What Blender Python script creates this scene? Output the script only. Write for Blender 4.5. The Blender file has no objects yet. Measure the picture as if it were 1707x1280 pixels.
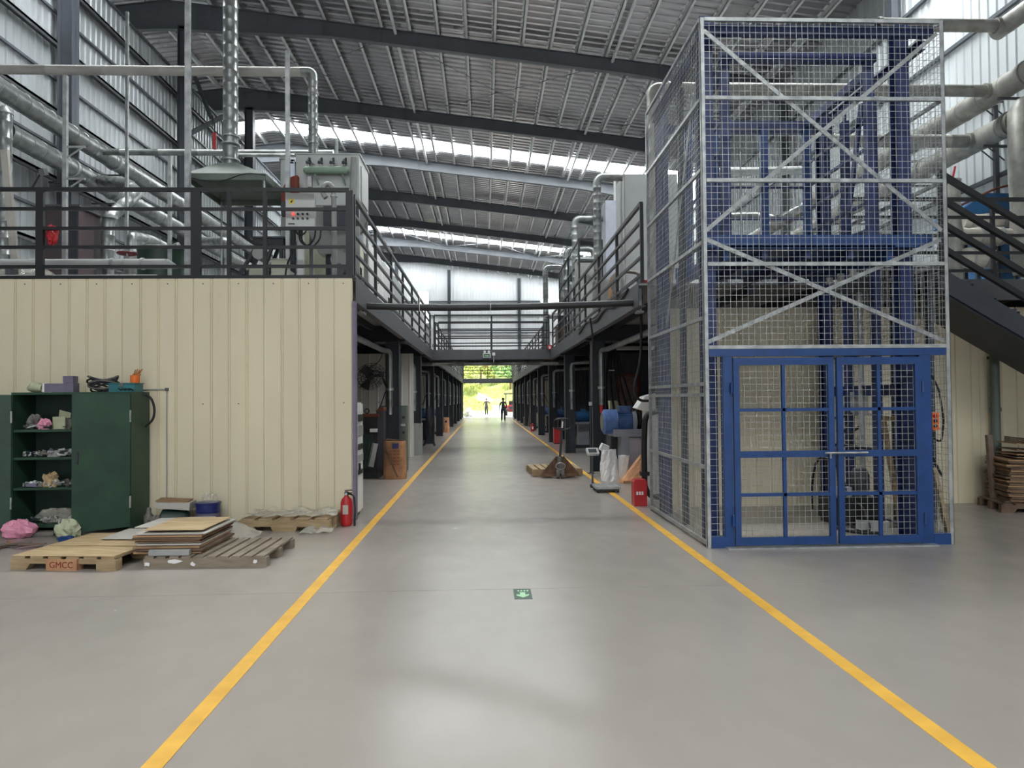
import bpy, bmesh, math, random
from mathutils import Vector, Matrix, Euler
random.seed(7)
sc = bpy.context.scene
C = sc.collection
# ------------------------------------------------------------------ camera
FPX, EYE = 1200.0, Vector((0, 0, 1.65))          # focal length in pixels of the 1707 px wide frame
def _basis(psi, th, ro):
    f = Vector((math.sin(psi)*math.cos(th), math.cos(psi)*math.cos(th), math.sin(th)))
    r = Vector((math.cos(psi), -math.sin(psi), 0)); u = r.cross(f)
    return r*math.cos(ro)-u*math.sin(ro), u*math.cos(ro)+r*math.sin(ro), f
CR, CU, CF = _basis(math.radians(2.1815), math.radians(1.2031), math.radians(0.5))
cam = bpy.data.objects.new('camera', bpy.data.cameras.new('camera')); C.objects.link(cam)
cam.data.sensor_fit = 'HORIZONTAL'; cam.data.sensor_width = 36; cam.data.lens = FPX/1707*36
cam.data.clip_end = 400
_m = Matrix((CR, CU, -CF)).transposed().to_4x4(); _m.translation = EYE; cam.matrix_world = _m
sc.camera = cam
# ------------------------------------------------------------------ light and exposure
vs = sc.view_settings
vs.view_transform = 'Standard'; vs.look = 'None'; vs.gamma = 1; vs.use_curve_mapping = False
vs.exposure = 1.05
sc.cycles.max_bounces = 7; sc.cycles.diffuse_bounces = 4; sc.cycles.glossy_bounces = 3
sc.cycles.transmission_bounces = 4; sc.cycles.transparent_max_bounces = 8
sc.cycles.caustics_reflective = False; sc.cycles.caustics_refractive = False
sc.cycles.sample_clamp_indirect = 4
w = bpy.data.worlds.new('sky'); sc.world = w; w.use_nodes = True
bg = w.node_tree.nodes['Background']; bg.inputs[0].default_value = (0.93, 0.97, 1.0, 1); bg.inputs[1].default_value = 1.8
sun = bpy.data.objects.new('sun', bpy.data.lights.new('sun', 'SUN')); C.objects.link(sun)
sun.data.energy = 5.5; sun.data.angle = 0.2; sun.data.color = (1, 0.95, 0.85)
sun.rotation_euler = Vector((0.25, 0.55, -1.0)).to_track_quat('-Z', 'Y').to_euler()
ROOF0, SLOPE, RIDGE = 13.62, 0.122, -10.2          # underside of roof sheets above the aisle, fall to the right
def roofz(x): return ROOF0 - SLOPE*x if x > RIDGE else ROOF0 - SLOPE*(2*RIDGE-x)
SKYLIGHTS = (-24.2, -4.6, 15.0, 34.6, 54.2, 64.5)  # last strip is added to brighten the far gable wall
def area(name, loc, direction, sx, sy, radiance, col=(1, 1, 1), spread=180):
    d = bpy.data.lights.new(name, 'AREA'); d.shape = 'RECTANGLE'; d.size = sx; d.size_y = sy
    d.energy = radiance*math.pi*sx*sy*1.0; d.color = col; d.spread = math.radians(spread)
    o = bpy.data.objects.new(name, d); C.objects.link(o); o.location = loc
    return o, direction
for y in SKYLIGHTS:                                 # daylight through the translucent roof strips; the one by the gable is added fill
    o, _ = area('skylight_daylight', (0.1, y, ROOF0-0.03-SLOPE*0.1), None, 20.3, 1.35, 15.0 if y < 60 else 1.6, (0.98, 1, 1), 165)
    o.rotation_euler = (0, math.atan(SLOPE), 0)
    o, _ = area('skylight_daylight', (-13.2, y, roofz(-13.2)-.03), None, 5.5, 1.35, 15.0, (0.98, 1, 1), 140)   # the next nave
    o.rotation_euler = (0, -math.atan(SLOPE), 0)
o, _ = area('gate_daylight', (0.5, -27.1, 4.3), None, 16, 8.2, 2.0, (0.97, 0.99, 1))   # open gate behind the camera
o.rotation_euler = (math.radians(90), 0, math.radians(180))
# ------------------------------------------------------------------ authoring helpers
def W(px, py, Y):                                   # world point at depth Y behind a pixel of the 1707x1280 frame
    d = CR*((px-853.5)/FPX) - CU*((py-640)/FPX) + CF
    return EYE + d*(Y/d.y)
def G(px, py, z=0.0):
    d = CR*((px-853.5)/FPX) - CU*((py-640)/FPX) + CF
    return EYE + d*((z-EYE.z)/d.z)
def lin(c):
    return tuple((v/255/12.92 if v/255 <= .04045 else ((v/255+.055)/1.055)**2.4) for v in c)+(1,)
class MB:
    def __init__(s): s.v = []; s.f = []
    def add(s, vs, fs):
        n = len(s.v); s.v += [tuple(v) for v in vs]; s.f += [tuple(i+n for i in f) for f in fs]; return s
    def box(s, x0, x1, y0, y1, z0, z1):
        return s.add([(x0,y0,z0),(x1,y0,z0),(x1,y1,z0),(x0,y1,z0),(x0,y0,z1),(x1,y0,z1),(x1,y1,z1),(x0,y1,z1)],
                     [(3,2,1,0),(4,5,6,7),(0,1,5,4),(1,2,6,5),(2,3,7,6),(3,0,4,7)])
    def obox(s, c, size, rot=(0,0,0)):
        R = Euler(rot).to_matrix(); c = Vector(c); a, b, d = (k/2 for k in size)
        vs = [c+R@Vector(p) for p in ((-a,-b,-d),(a,-b,-d),(a,b,-d),(-a,b,-d),(-a,-b,d),(a,-b,d),(a,b,d),(-a,b,d))]
        return s.add(vs, [(3,2,1,0),(4,5,6,7),(0,1,5,4),(1,2,6,5),(2,3,7,6),(3,0,4,7)])
    def bar(s, p, q, w, h=None, up=(0,0,1)):        # rectangular bar p->q; w sideways, h along up
        h = h or w; p = Vector(p); q = Vector(q); d = (q-p).normalized(); up = Vector(up)
        if abs(d.dot(up)) > .95: up = Vector((0,1,0))
        a = d.cross(up).normalized()*(w/2); b = a.cross(d).normalized()*(h/2)
        vs = [p-a-b, p+a-b, p+a+b, p-a+b, q-a-b, q+a-b, q+a+b, q-a+b]
        return s.add(vs, [(0,1,2,3),(7,6,5,4),(0,4,5,1),(1,5,6,2),(2,6,7,3),(3,7,4,0)])
    def ring(s, pts_r, n=12, caps=True):            # swept circle: list of (point, radius)
        pts = [Vector(p) for p, _ in pts_r]; m = len(pts); rings = []
        d0 = next((pts[i]-pts[0] for i in range(1, m) if (pts[i]-pts[0]).length > 1e-6), Vector((0,0,1))).normalized()
        a = d0.orthogonal().normalized(); base = len(s.v)
        for i in range(m):
            p0 = pts[max(i-1,0)]; p1 = pts[min(i+1,m-1)]; d = (p1-p0)
            d = d.normalized() if d.length > 1e-6 else d0
            a = a-d*a.dot(d); a = a.normalized() if a.length > 1e-6 else d.orthogonal().normalized()
            b = d.cross(a); r = pts_r[i][1]; d0 = d
            s.v += [tuple(pts[i]+a*(r*math.cos(t*2*math.pi/n))+b*(r*math.sin(t*2*math.pi/n))) for t in range(n)]
        for i in range(m-1):
            for t in range(n):
                k = base+i*n; s.f.append((k+t, k+(t+1)%n, k+n+(t+1)%n, k+n+t))
        if caps:
            s.f.append(tuple(base+t for t in reversed(range(n)))); s.f.append(tuple(base+(m-1)*n+t for t in range(n)))
        return s
    def cyl(s, p, q, r, r1=None, n=14, caps=True): return s.ring([(p, r), (q, r if r1 is None else r1)], n, caps)
    def lathe(s, c, prof, n=18, axis=(0,0,1)):      # prof: list of (radius, height along axis)
        c = Vector(c); ax = Vector(axis).normalized(); return s.ring([(c+ax*h, max(r, 1e-4)) for r, h in prof], n)
    def tube(s, pts, r, n=8, rad=0, caps=True):
        if rad: pts = fillet(pts, rad)
        return s.ring([(p, r) for p in pts], n, caps)
    def duct(s, pts, r, rad=0.2, pitch=0.25, n=16): # sheet-metal duct with a raised seam every pitch metres
        pts = fillet(pts, rad, 5) if len(pts) > 2 else [Vector(p) for p in pts]
        out = []
        for i in range(len(pts)-1):
            p, q = pts[i], pts[i+1]; L = (q-p).length; d = (q-p)/max(L, 1e-6); k = int(L/pitch)
            out.append((p, r))
            for j in range(k):
                c = p+d*((j+.5)*L/k)
                for e, rr in ((-.014, r), (-.008, r*1.035), (.008, r*1.035), (.014, r)): out.append((c+d*e, rr))
        out.append((pts[-1], r)); return s.ring(out, n)
    def prism(s, poly, a0, a1, axis='y'):           # 2-D outline extruded along an axis
        n = len(poly); f = {'y': lambda p, t: (p[0], t, p[1]), 'x': lambda p, t: (t, p[0], p[1]), 'z': lambda p, t: (p[0], p[1], t)}[axis]
        b = len(s.v); s.v += [f(p, a0) for p in poly]+[f(p, a1) for p in poly]
        s.f += [(b+i, b+(i+1) % n, b+n+(i+1) % n, b+n+i) for i in range(n)]
        s.f += [tuple(b+i for i in reversed(range(n))), tuple(b+n+i for i in range(n))]; return s
    def ibeam(s, p, q, h, w, up=(0,0,1), t=.012):
        p = Vector(p); q = Vector(q); u = Vector(up); d = (q-p).normalized()
        u = (u-d*u.dot(d)).normalized(); e = u*(h/2-t/2)
        s.bar(p, q, t, h-2*t, u); s.bar(p+e, q+e, w, t, u); return s.bar(p-e, q-e, w, t, u)
    def xf(s, M, start=0):
        s.v[start:] = [tuple(M@Vector(v)) for v in s.v[start:]]; return s
    def build(s, name, mat, parent=None, smooth=False, label=None, kind=None):
        me = bpy.data.meshes.new(name)
        if parent is None:
            xs, ys, zs = zip(*s.v); off = Vector(((min(xs)+max(xs))/2, (min(ys)+max(ys))/2, min(zs)))
        else: off = OFF.get(parent.name, Vector())
        me.from_pydata([tuple(Vector(v)-off) for v in s.v], [], s.f)
        bm = bmesh.new(); bm.from_mesh(me); bmesh.ops.recalc_face_normals(bm, faces=bm.faces); bm.to_mesh(me); bm.free()
        o = bpy.data.objects.new(name, me); C.objects.link(o)
        for mt in (mat if isinstance(mat, (list, tuple)) else [mat]): me.materials.append(mt)
        if smooth:
            me.polygons.foreach_set('use_smooth', [True]*len(me.polygons)); me.set_sharp_from_angle(angle=0.7)
        if parent is None: o.location = off
        else: o.parent = parent
        OFF[o.name] = off
        if label: o['label'] = label
        if kind: o['kind'] = kind
        return o
OFF = {}
def fillet(pts, r, n=5):
    pts = [Vector(p) for p in pts]; out = [pts[0]]
    for i in range(1, len(pts)-1):
        a, b, c = pts[i-1], pts[i], pts[i+1]; u = (a-b); v = (c-b)
        k = min(r, u.length*.49, v.length*.49); u.normalize(); v.normalize()
        for t in range(n+1):
            t /= n; p = b+u*k; q = b+v*k; out.append(p*(1-t)**2+b*2*t*(1-t)+q*t*t)
    return out+[pts[-1]]
def tag(o, label, cat, group=None, kind=None):
    o['label'] = label; o['category'] = cat
    if group: o['group'] = group
    if kind: o['kind'] = kind
    return o
def thing(name, label, cat, loc, rz=0, group=None, kind=None, local=False):
    o = bpy.data.objects.new(name, None); C.objects.link(o); o.empty_display_size = .1
    o.location = loc; o.rotation_euler = (0, 0, rz)
    OFF[o.name] = Vector() if local else Vector(loc)
    return tag(o, label, cat, group, kind)
def copy_tree(o, parent=None):
    c = o.copy(); C.objects.link(c)
    if parent is not None: c.parent = parent
    for ch in [x for x in o.children]: copy_tree(ch, c)
    return c
def box(name, mat, par, *a): return MB().box(*a).build(name, mat, par)
def bar(name, mat, par, p, q, w, h=None, up=(0,0,1)): return MB().bar(p, q, w, h, up).build(name, mat, par)
def cyl(name, mat, par, p, q, r, r1=None, n=16): return MB().cyl(p, q, r, r1, n).build(name, mat, par, True)
def tube(name, mat, par, pts, r, n=8, rad=.1): return MB().tube(pts, r, n, rad).build(name, mat, par, True)
# ------------------------------------------------------------------ materials
def mat(name, c, rough=.6, metal=0, var=.12, scale=3.0, bump=0, c2=None, stretch=(1,1,1), coord='Object', spec=.5, detail=5, alpha=1, trans=0, emit=0, coat=0):
    m = bpy.data.materials.new(name); m.use_nodes = True; nt = m.node_tree; b = nt.nodes['Principled BSDF']
    b.inputs['Roughness'].default_value = rough; b.inputs['Metallic'].default_value = metal
    b.inputs['Specular IOR Level'].default_value = spec; b.inputs['Alpha'].default_value = alpha
    b.inputs['Transmission Weight'].default_value = trans; b.inputs['Coat Weight'].default_value = coat
    base = lin(c)
    tc = nt.nodes.new('ShaderNodeTexCoord'); mp = nt.nodes.new('ShaderNodeMapping'); mp.inputs['Scale'].default_value = stretch
    nz = nt.nodes.new('ShaderNodeTexNoise'); nz.inputs['Scale'].default_value = scale; nz.inputs['Detail'].default_value = detail
    nt.links.new(tc.outputs[coord], mp.inputs[0]); nt.links.new(mp.outputs[0], nz.inputs[0])
    rp = nt.nodes.new('ShaderNodeValToRGB'); rp.color_ramp.elements[0].position = .3; rp.color_ramp.elements[1].position = .7
    lo = lin(c2) if c2 else tuple(k*(1-var) for k in base[:3])+(1,)
    hi = base if c2 else tuple(min(1, k*(1+var)) for k in base[:3])+(1,)
    rp.color_ramp.elements[0].color = lo; rp.color_ramp.elements[1].color = hi
    nt.links.new(nz.outputs[0], rp.inputs[0]); nt.links.new(rp.outputs[0], b.inputs['Base Color'])
    if bump:
        bp = nt.nodes.new('ShaderNodeBump'); bp.inputs['Strength'].default_value = bump; bp.inputs['Distance'].default_value = .02
        nt.links.new(nz.outputs[0], bp.inputs['Height']); nt.links.new(bp.outputs[0], b.inputs['Normal'])
    if emit:
        b.inputs['Emission Color'].default_value = base; b.inputs['Emission Strength'].default_value = emit
    return m
cream = mat('cream_panel', (212,202,175), .5, var=.07, scale=1.2, stretch=(1,1,.25))
white_panel = mat('white_panel', (205,203,196), .5, var=.06, scale=1.0, stretch=(1,1,.3))
slate = mat('slate_steel', (52,56,64), .5, var=.15, scale=4, spec=.4)
deckm = mat('deck_plate_steel', (150,150,150), .6, var=.15, scale=3)
slate2 = mat('slate_beam', (78,80,84), .55, var=.12, scale=3)
rafter_m = mat('rafter_paint', (90,94,100), .5, var=.12, scale=2)
dark = mat('dark_corrugated', (70,74,82), .5, var=.12, scale=2)
black = mat('black_paint', (26,27,31), .45, var=.2, scale=8)
rubber = mat('black_rubber', (22,22,24), .6, var=.2, scale=20)
galv = mat('galvanised_steel', (186,188,188), .42, .5, var=.14, scale=9, c2=(142,146,148))
galv_duct = mat('galvanised_duct', (158,161,160), .36, .65, var=.1, scale=5, c2=(118,122,122))
pipegrey = mat('pipe_grey', (168,167,162), .5, .1, var=.08, scale=4)
column_m = mat('column_paint', (80,84,92), .5, var=.1, scale=2)
oldduct = mat('aged_duct', (170,169,161), .5, .3, var=.15, scale=4, c2=(128,128,122))
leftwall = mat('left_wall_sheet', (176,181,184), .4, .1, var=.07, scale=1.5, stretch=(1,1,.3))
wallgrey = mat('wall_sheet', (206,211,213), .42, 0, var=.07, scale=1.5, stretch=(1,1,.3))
roofsheet = mat('roof_sheet', (176,175,177), .27, .7, var=.08, scale=1.5)
purlin_m = mat('purlin_galvanised', (238,238,238), .45, 0, var=.08, scale=3)
navy = mat('navy_paint', (36,50,96), .42, var=.18, scale=5)
blue = mat('blue_paint', (26,62,116), .4, var=.14, scale=6)
motorblue = mat('motor_blue', (92,122,176), .5, var=.2, scale=9, c2=(64,90,140))
machineblue = mat('machine_blue', (44,100,150), .45, var=.1, scale=2)
cabgreen = mat('cabinet_green', (44,76,58), .5, var=.25, scale=3, c2=(34,58,46))
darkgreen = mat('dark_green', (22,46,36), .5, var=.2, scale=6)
tankgreen = mat('tank_green', (128,152,134), .45, var=.1, scale=5)
greygreen = mat('grey_green', (96,106,98), .55, var=.15, scale=5)
machgrey = mat('machine_grey', (152,156,166), .5, var=.1, scale=4)
lightgrey = mat('light_grey_paint', (186,189,188), .5, var=.07, scale=2.5)
panelgrey = mat('panel_grey', (150,152,150), .5, var=.08, scale=5)
wood = mat('pallet_wood', (172,150,116), .8, var=.2, scale=4, c2=(142,120,90), stretch=(1,1.5,6), bump=.2)
oldwood = mat('old_pallet_wood', (146,134,118), .85, var=.2, scale=3, c2=(116,104,90), stretch=(1.5,1.5,7), bump=.2)
ply = mat('plywood', (190,166,128), .75, var=.12, scale=3, c2=(160,136,100), stretch=(1,5,1))
card = mat('cardboard', (168,136,102), .85, var=.15, scale=4, c2=(136,106,78))
carddark = mat('old_cardboard', (124,102,84), .9, var=.2, scale=5, c2=(86,68,56))
cardgrey = mat('grey_cardboard', (178,174,166), .8, var=.08, scale=4)
red = mat('red_paint', (176,34,40), .4, var=.15, scale=8)
darkred = mat('maroon', (104,40,42), .5, var=.2, scale=8)
orange = mat('orange_plastic', (226,110,44), .45, var=.08, scale=9)
white = mat('white_plastic', (226,226,224), .5, var=.05, scale=5)
sackwhite = mat('white_woven_sack', (226,226,228), .6, var=.08, scale=14, bump=.3)
paperbrown = mat('brown_paper', (184,136,98), .75, var=.15, scale=7, c2=(150,106,74), bump=.25)
paperorange = mat('orange_paper', (214,160,118), .7, var=.15, scale=9, bump=.3)
film = mat('plastic_film', (214,210,196), .18, var=.1, scale=18, bump=.8, alpha=.3, spec=.9)
pink = mat('pink_bag', (226,150,176), .5, var=.1, scale=12, bump=.3)
greenbag = mat('pale_green_bag', (176,180,150), .55, var=.12, scale=12, bump=.3)
paintblue = mat('bucket_blue', (36,46,104), .35, var=.15, scale=12)
dirt = mat('grubby_metal', (112,108,102), .6, .2, var=.3, scale=18)
rust = mat('rust', (112,62,44), .8, var=.25, scale=10)
teal = mat('teal_plastic', (44,110,118), .5, var=.1, scale=6)
purplegrey = mat('purple_grey', (112,104,124), .6, var=.12, scale=6)
skin = mat('skin', (150,112,92), .6, var=.06, scale=8)
shirt = mat('grey_shirt', (70,78,84), .8, var=.1, scale=12)
trousers = mat('dark_trousers', (36,38,44), .8, var=.1, scale=12)
hairm = mat('dark_hair', (24,22,22), .7, var=.2, scale=30)
yellow = mat('yellow_line_paint', (238,186,70), .45, var=.07, scale=5, c2=(214,160,56))
signgreen = mat('sign_green', (62,92,74), .5, var=.1, scale=20)
signpale = mat('sign_pale_green', (176,220,176), .5, var=.04, scale=20)
lampred = mat('lit_red_lamp', (255,50,40), .3, var=.02, emit=1.5)
glassm = mat('window_glass', (235,245,250), .05, var=.01, alpha=.12)
skylight_m = mat('skylight_sheet', (225,235,238), .4, var=.03, emit=3.5)
wallback = mat('gable_sheet', (240,239,240), .5, 0, var=.05, scale=1.5, stretch=(1,1,.3))
grassm = mat('grass', (176,184,110), .9, var=.25, scale=1.2, c2=(140,156,90))
leafm = mat('leaves', (120,156,96), .8, var=.3, scale=2.0, c2=(84,120,70))
leaflit = mat('yellow_lit_leaves', (186,190,110), .8, var=.25, scale=2.0, c2=(146,160,92))  # yellow sunlight on the foliage is put into this colour
yard = mat('yard_concrete', (200,200,196), .8, var=.06, scale=.6)
# polished concrete: mottled grey, trowel smears, saw-cut joint lines
def floor_material():
    m = mat('polished_concrete', (163,155,148), .3, var=.06, scale=.5, c2=(155,147,140), spec=.28, detail=8)
    nt = m.node_tree; b = nt.nodes['Principled BSDF']; rp = nt.nodes['Color Ramp']; tc = nt.nodes['Texture Coordinate']
    n2 = nt.nodes.new('ShaderNodeTexNoise'); n2.inputs['Scale'].default_value = 5; n2.inputs['Detail'].default_value = 9
    mp = nt.nodes.new('ShaderNodeMapping'); mp.inputs['Scale'].default_value = (.8, .5, 1); mp.inputs['Rotation'].default_value = (0, 0, .5)
    nt.links.new(tc.outputs['Object'], mp.inputs[0]); nt.links.new(mp.outputs[0], n2.inputs[0])
    r2 = nt.nodes.new('ShaderNodeMapRange'); r2.inputs[1].default_value = .2; r2.inputs[2].default_value = .8; r2.inputs[3].default_value = .965; r2.inputs[4].default_value = 1.03
    nt.links.new(n2.outputs[0], r2.inputs[0])
    mx = nt.nodes.new('ShaderNodeMix'); mx.data_type = 'RGBA'; mx.blend_type = 'MULTIPLY'; mx.inputs[0].default_value = 1
    nt.links.new(rp.outputs[0], mx.inputs[6]); nt.links.new(r2.outputs[0], mx.inputs[7])
    # scuffs
    n3 = nt.nodes.new('ShaderNodeTexNoise'); n3.inputs['Scale'].default_value = .9; n3.inputs['Detail'].default_value = 6; n3.inputs['Roughness'].default_value = .6
    r3 = nt.nodes.new('ShaderNodeMapRange'); r3.inputs[1].default_value = .2; r3.inputs[2].default_value = .8; r3.inputs[3].default_value = .95; r3.inputs[4].default_value = 1.05
    nt.links.new(tc.outputs['Object'], n3.inputs[0]); nt.links.new(n3.outputs[0], r3.inputs[0])
    m2 = nt.nodes.new('ShaderNodeMix'); m2.data_type = 'RGBA'; m2.blend_type = 'MULTIPLY'; m2.inputs[0].default_value = 1
    nt.links.new(mx.outputs[2], m2.inputs[6]); nt.links.new(r3.outputs[0], m2.inputs[7])
    nt.links.new(m2.outputs[2], b.inputs['Base Color'])
    rr = nt.nodes.new('ShaderNodeMapRange'); rr.inputs[1].default_value = .2; rr.inputs[2].default_value = .8; rr.inputs[3].default_value = .2; rr.inputs[4].default_value = .28
    nt.links.new(n2.outputs[0], rr.inputs[0]); nt.links.new(rr.outputs[0], b.inputs['Roughness'])
    return m
concrete = floor_material()
# ================================================================== setting
def ribprof(a0, a1, pitch, d, w=.05, bev=.02, thick=.02, s=1):
    """outline of a ribbed sheet: list of (along, off) closed polygon; ribs stand proud by d on side s"""
    front = [(a0, 0)]; k = max(1, round((a1-a0)/pitch)); p = (a1-a0)/k
    for i in range(k):
        c = a0+(i+.5)*p
        front += [(c-w/2-bev, 0), (c-w/2, s*d), (c+w/2, s*d), (c+w/2+bev, 0)]
    front.append((a1, 0))
    return front+[(a1, -s*thick), (a0, -s*thick)]
def sheet_x(X, y0, y1, z0, z1, s, pitch=.25, d=.03, **k):      # wall sheet in a plane of constant X
    return MB().prism([(X+o, a) for a, o in ribprof(y0, y1, pitch, d, s=s, **k)], z0, z1, 'z')
def sheet_y(Y, x0, x1, z0, z1, s, pitch=.25, d=.03, **k):
    return MB().prism([(a, Y+o) for a, o in ribprof(x0, x1, pitch, d, s=s, **k)], z0, z1, 'z')
def struct(name, label, cat, loc): return thing(name, label, cat, loc, kind='structure')
YB, YE, XL, XR = -27.5, 66.5, -10.0, 10.3
# ---- floor: concrete slabs between saw-cut joints
fl = struct('floor', 'polished grey concrete floor of the workshop hall', 'floor', (0, 0, 0))
ys = [YB, -17.7, -5.7, .3, 6.29, 18.3, 30.3, 42.3, 54.3, YE]
for i in range(len(ys)-1):
    for x0, x1 in ((-16.0, -5.6), (-5.6, 10.3)):
        MB().box(x0+.003, x1-.003, ys[i]+.003, ys[i+1]-.003, -.15, 0).build('slab', concrete, fl)
box('joint_filler', slate, fl, -16, 10.3, YB, YE, -.2, -.006)
ln = [(-1.515, 'left'), (2.2, 'right')]
for x, sd in ln:
    m = MB(); y = -11.05
    while y < 60:                                   # painted in runs
        m.box(x-.05, x+.05, y, min(60, y+11.85), 0.0, .003); y += 11.85
    tag(m.build('floor_marking', yellow), 'long yellow painted aisle line on the %s of the walkway' % sd, 'floor line')
# ---- exit arrow sticker
sg = thing('floor_sticker', 'small green arrow sticker on the concrete in the middle of the aisle', 'sticker', (.307, 6.12, 0))
box('backing', signgreen, sg, .232, .382, 5.965, 6.28, 0, .002)
MB().prism([(.285, 6.17), (.33, 6.17), (.33, 6.09), (.36, 6.11), (.36, 6.075), (.307, 6.01), (.255, 6.075), (.255, 6.11), (.285, 6.09)], .002, .003, 'z').build('arrow', signpale, sg)
for i in range(4): box('letter_mark', signpale, sg, .268+.026*i, .284+.026*i, 6.2, 6.235, .002, .003)
# ---- left partition wall with columns and girts
wl = struct('wall_left', 'tall grey sheet-metal wall with dark columns behind the platform on the left', 'wall', (XL, 29, 0))
by = [YB, -22, -15.5, -9, -2.5, 4, 10.5, 17, 23.5, 30, 36.5, 43, 49.5, 56, 62.5, YE]
for i in range(len(by)-1):
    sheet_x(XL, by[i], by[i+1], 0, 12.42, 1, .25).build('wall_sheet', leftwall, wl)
for k in range(15):
    z = 12.36-.79*k; t = k % 2 == 1
    m = MB(); m.box(XL+.03, XL+(.2 if t else .09), YB, YE, z-.03, z+.03)
    if t: m.box(XL+.18, XL+.2, YB, YE, z-.09, z+.03)
    m.build('girt', slate2 if t else rafter_m, wl)
def hcolumn(par, x, y, z0, z1, w=.26, d=.26, m_=None, name='column', t=.014):
    m = MB(); m.box(x-d/2, x+d/2, y-t/2, y+t/2, z0, z1)      # web lies across the aisle
    m.box(x-d/2, x-d/2+t, y-w/2, y+w/2, z0, z1); m.box(x+d/2-t, x+d/2, y-w/2, y+w/2, z0, z1)
    return m.build(name, m_ or slate, par)
for y in by[1:-1]: hcolumn(wl, XL+.36, y, 0, roofz(XL)-1.0, .3, .34, column_m)
# ---- right wall
wr = struct('wall_right', 'white ribbed sheet-metal wall on the far right behind the mesh cage', 'wall', (XR, 29, 0))
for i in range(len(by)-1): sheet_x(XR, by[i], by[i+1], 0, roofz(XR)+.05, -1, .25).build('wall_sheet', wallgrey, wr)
for z in (1.2, 2.8, 4.4, 6.0, 7.6, 9.2, 10.8): box('girt', rafter_m, wr, XR-.1, XR-.03, YB, YE, z-.04, z+.04)
for y in by[1:-1]: hcolumn(wr, XR-.25, y, 0, roofz(XR)-.9, .22, .24, rafter_m)
# ---- far gable wall
wb = struct('wall_back', 'pale ribbed gable wall with girts and posts at the far end of the hall', 'wall', (0, YE, 0))
DX0, DX1, DH = -1.97, 2.57, 6.0
for x0, x1, z0, z1 in ((-16, -13, 0, 0), (-13, -10.2, 0, 0), (-10.2, -8.1, 0, 0), (-8.1, -6.1, 0, 0), (-6.1, -5.05, 0, 6.8), (-6.1, -5.05, 11.7, 0), (-5.05, -3.5, 0, 0), (-3.5, DX0, 0, 0), (DX0, .3, DH, 0), (.3, DX1, DH, 0), (DX1, 3.9, 0, 0), (3.9, 5.25, 0, 0),
                       (5.25, 7.3, 0, 10.2), (5.25, 7.3, 11.0, 0), (7.3, 8.8, 0, 0), (8.8, XR, 0, 0)):
    sheet_y(YE, x0, x1, z0, z1 or max(roofz(x0), roofz(x1))+.08, -1, .28).build('wall_sheet', wallback, wb)
for z in (3.6, 6.2, 7.8, 9.4, 10.7):
    for x0, x1 in ((-10.2, -6.1), (-5.05, XR)) if z > 6.2 else ((-10.2, DX0), (DX1, XR)):
        if z == 10.7: x1 = min(x1, 5.2)
        box('girt', rafter_m, wb, x0, x1, YE-.12, YE-.03, z-.05, z+.05)
for x in (-8, -3.2, 3.25, 8.0): hcolumn(wb, x, YE-.2, 0, roofz(x)-.4, .3, .28, rafter_m)
for k, (x0, x1, z0, z1, lab) in enumerate(((-6.1, -5.05, 6.8, 11.7, 'tall bright narrow window in the left of the far gable wall'), (5.25, 7.3, 10.2, 11.0, 'bright wide window high in the right of the far gable wall'))):
    wn = struct('window_%d' % (k+1), lab, 'window', ((x0+x1)/2, YE, z0))
    for a, b, c, d in ((x0, x0+.06, z0, z1), (x1-.06, x1, z0, z1), (x0+.06, x1-.06, z0, z0+.06), (x0+.06, x1-.06, z1-.06, z1)): box('window_frame', white, wn, a, b, YE-.05, YE+.03, c, d)
    box('pane', glassm, wn, x0+.06, x1-.06, YE-.005, YE+.005, z0+.06, z1-.06)
dr = struct('door_1', 'tall open gateway in the far wall giving onto the sunny yard', 'door', (.3, YE, 0))
for a, b, c, d in ((DX0-.12, DX0, 0, DH), (DX1, DX1+.12, 0, DH), (DX0-.12, DX1+.12, DH, DH+.15)): box('door_frame', slate2, dr, a, b, YE-.15, YE+.1, c, d)
# ---- rear wall behind the viewer with its open gate, outer wall of the next nave
wf = struct('wall_front', 'grey sheet wall with a wide open gate behind the viewer', 'wall', (0, YB, 0))
for x0, x1, z0 in ((-16, -7.6, 0), (-7.6, 8.6, 8.45), (8.6, XR, 0)): sheet_y(YB, x0, x1, z0, max(roofz(x0), roofz(x1))+.05, 1, .3).build('wall_sheet', wallgrey, wf)
ws = struct('wall_side', 'far sheet-metal wall of the next nave beyond the left partition', 'wall', (-16, 29, 0))
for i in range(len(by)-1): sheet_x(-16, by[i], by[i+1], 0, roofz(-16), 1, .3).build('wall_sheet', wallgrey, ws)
# ---- roof
ce = struct('ceiling', 'sloping grey metal roof on dark rafters with bright skylight strips', 'roof', (0, 29, ROOF0))
cuts = sorted(set(by) | {y+e for y in SKYLIGHTS for e in (-.7, .7)})
for i in range(len(cuts)-1):
    y0, y1 = cuts[i], cuts[i+1]; sky = any(abs((y0+y1)/2-s) < .3 for s in SKYLIGHTS)
    prof = ribprof(y0, y1, .34, .04, .06, .02, .06, 1)
    for xa, xb, nm in ((RIDGE, XR+.3, 1), (-16.2, RIDGE, 0)):
        m = MB(); n = len(prof)
        for x in (xa, xb): m.v += [(x, a, roofz(x)-(o if o > 0 else (o and -.05))) for a, o in prof]
        m.f += [(j, (j+1) % n, n+(j+1) % n, n+j) for j in range(n)]+[tuple(range(n-1, -1, -1)), tuple(range(n, 2*n))]
        s_ = sky
        m.build('skylight_sheet' if s_ else 'roof_sheet', skylight_m if s_ else roofsheet, ce)  # the glowing sheet next to the gable belongs to the added strip
x = -9.75
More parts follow.
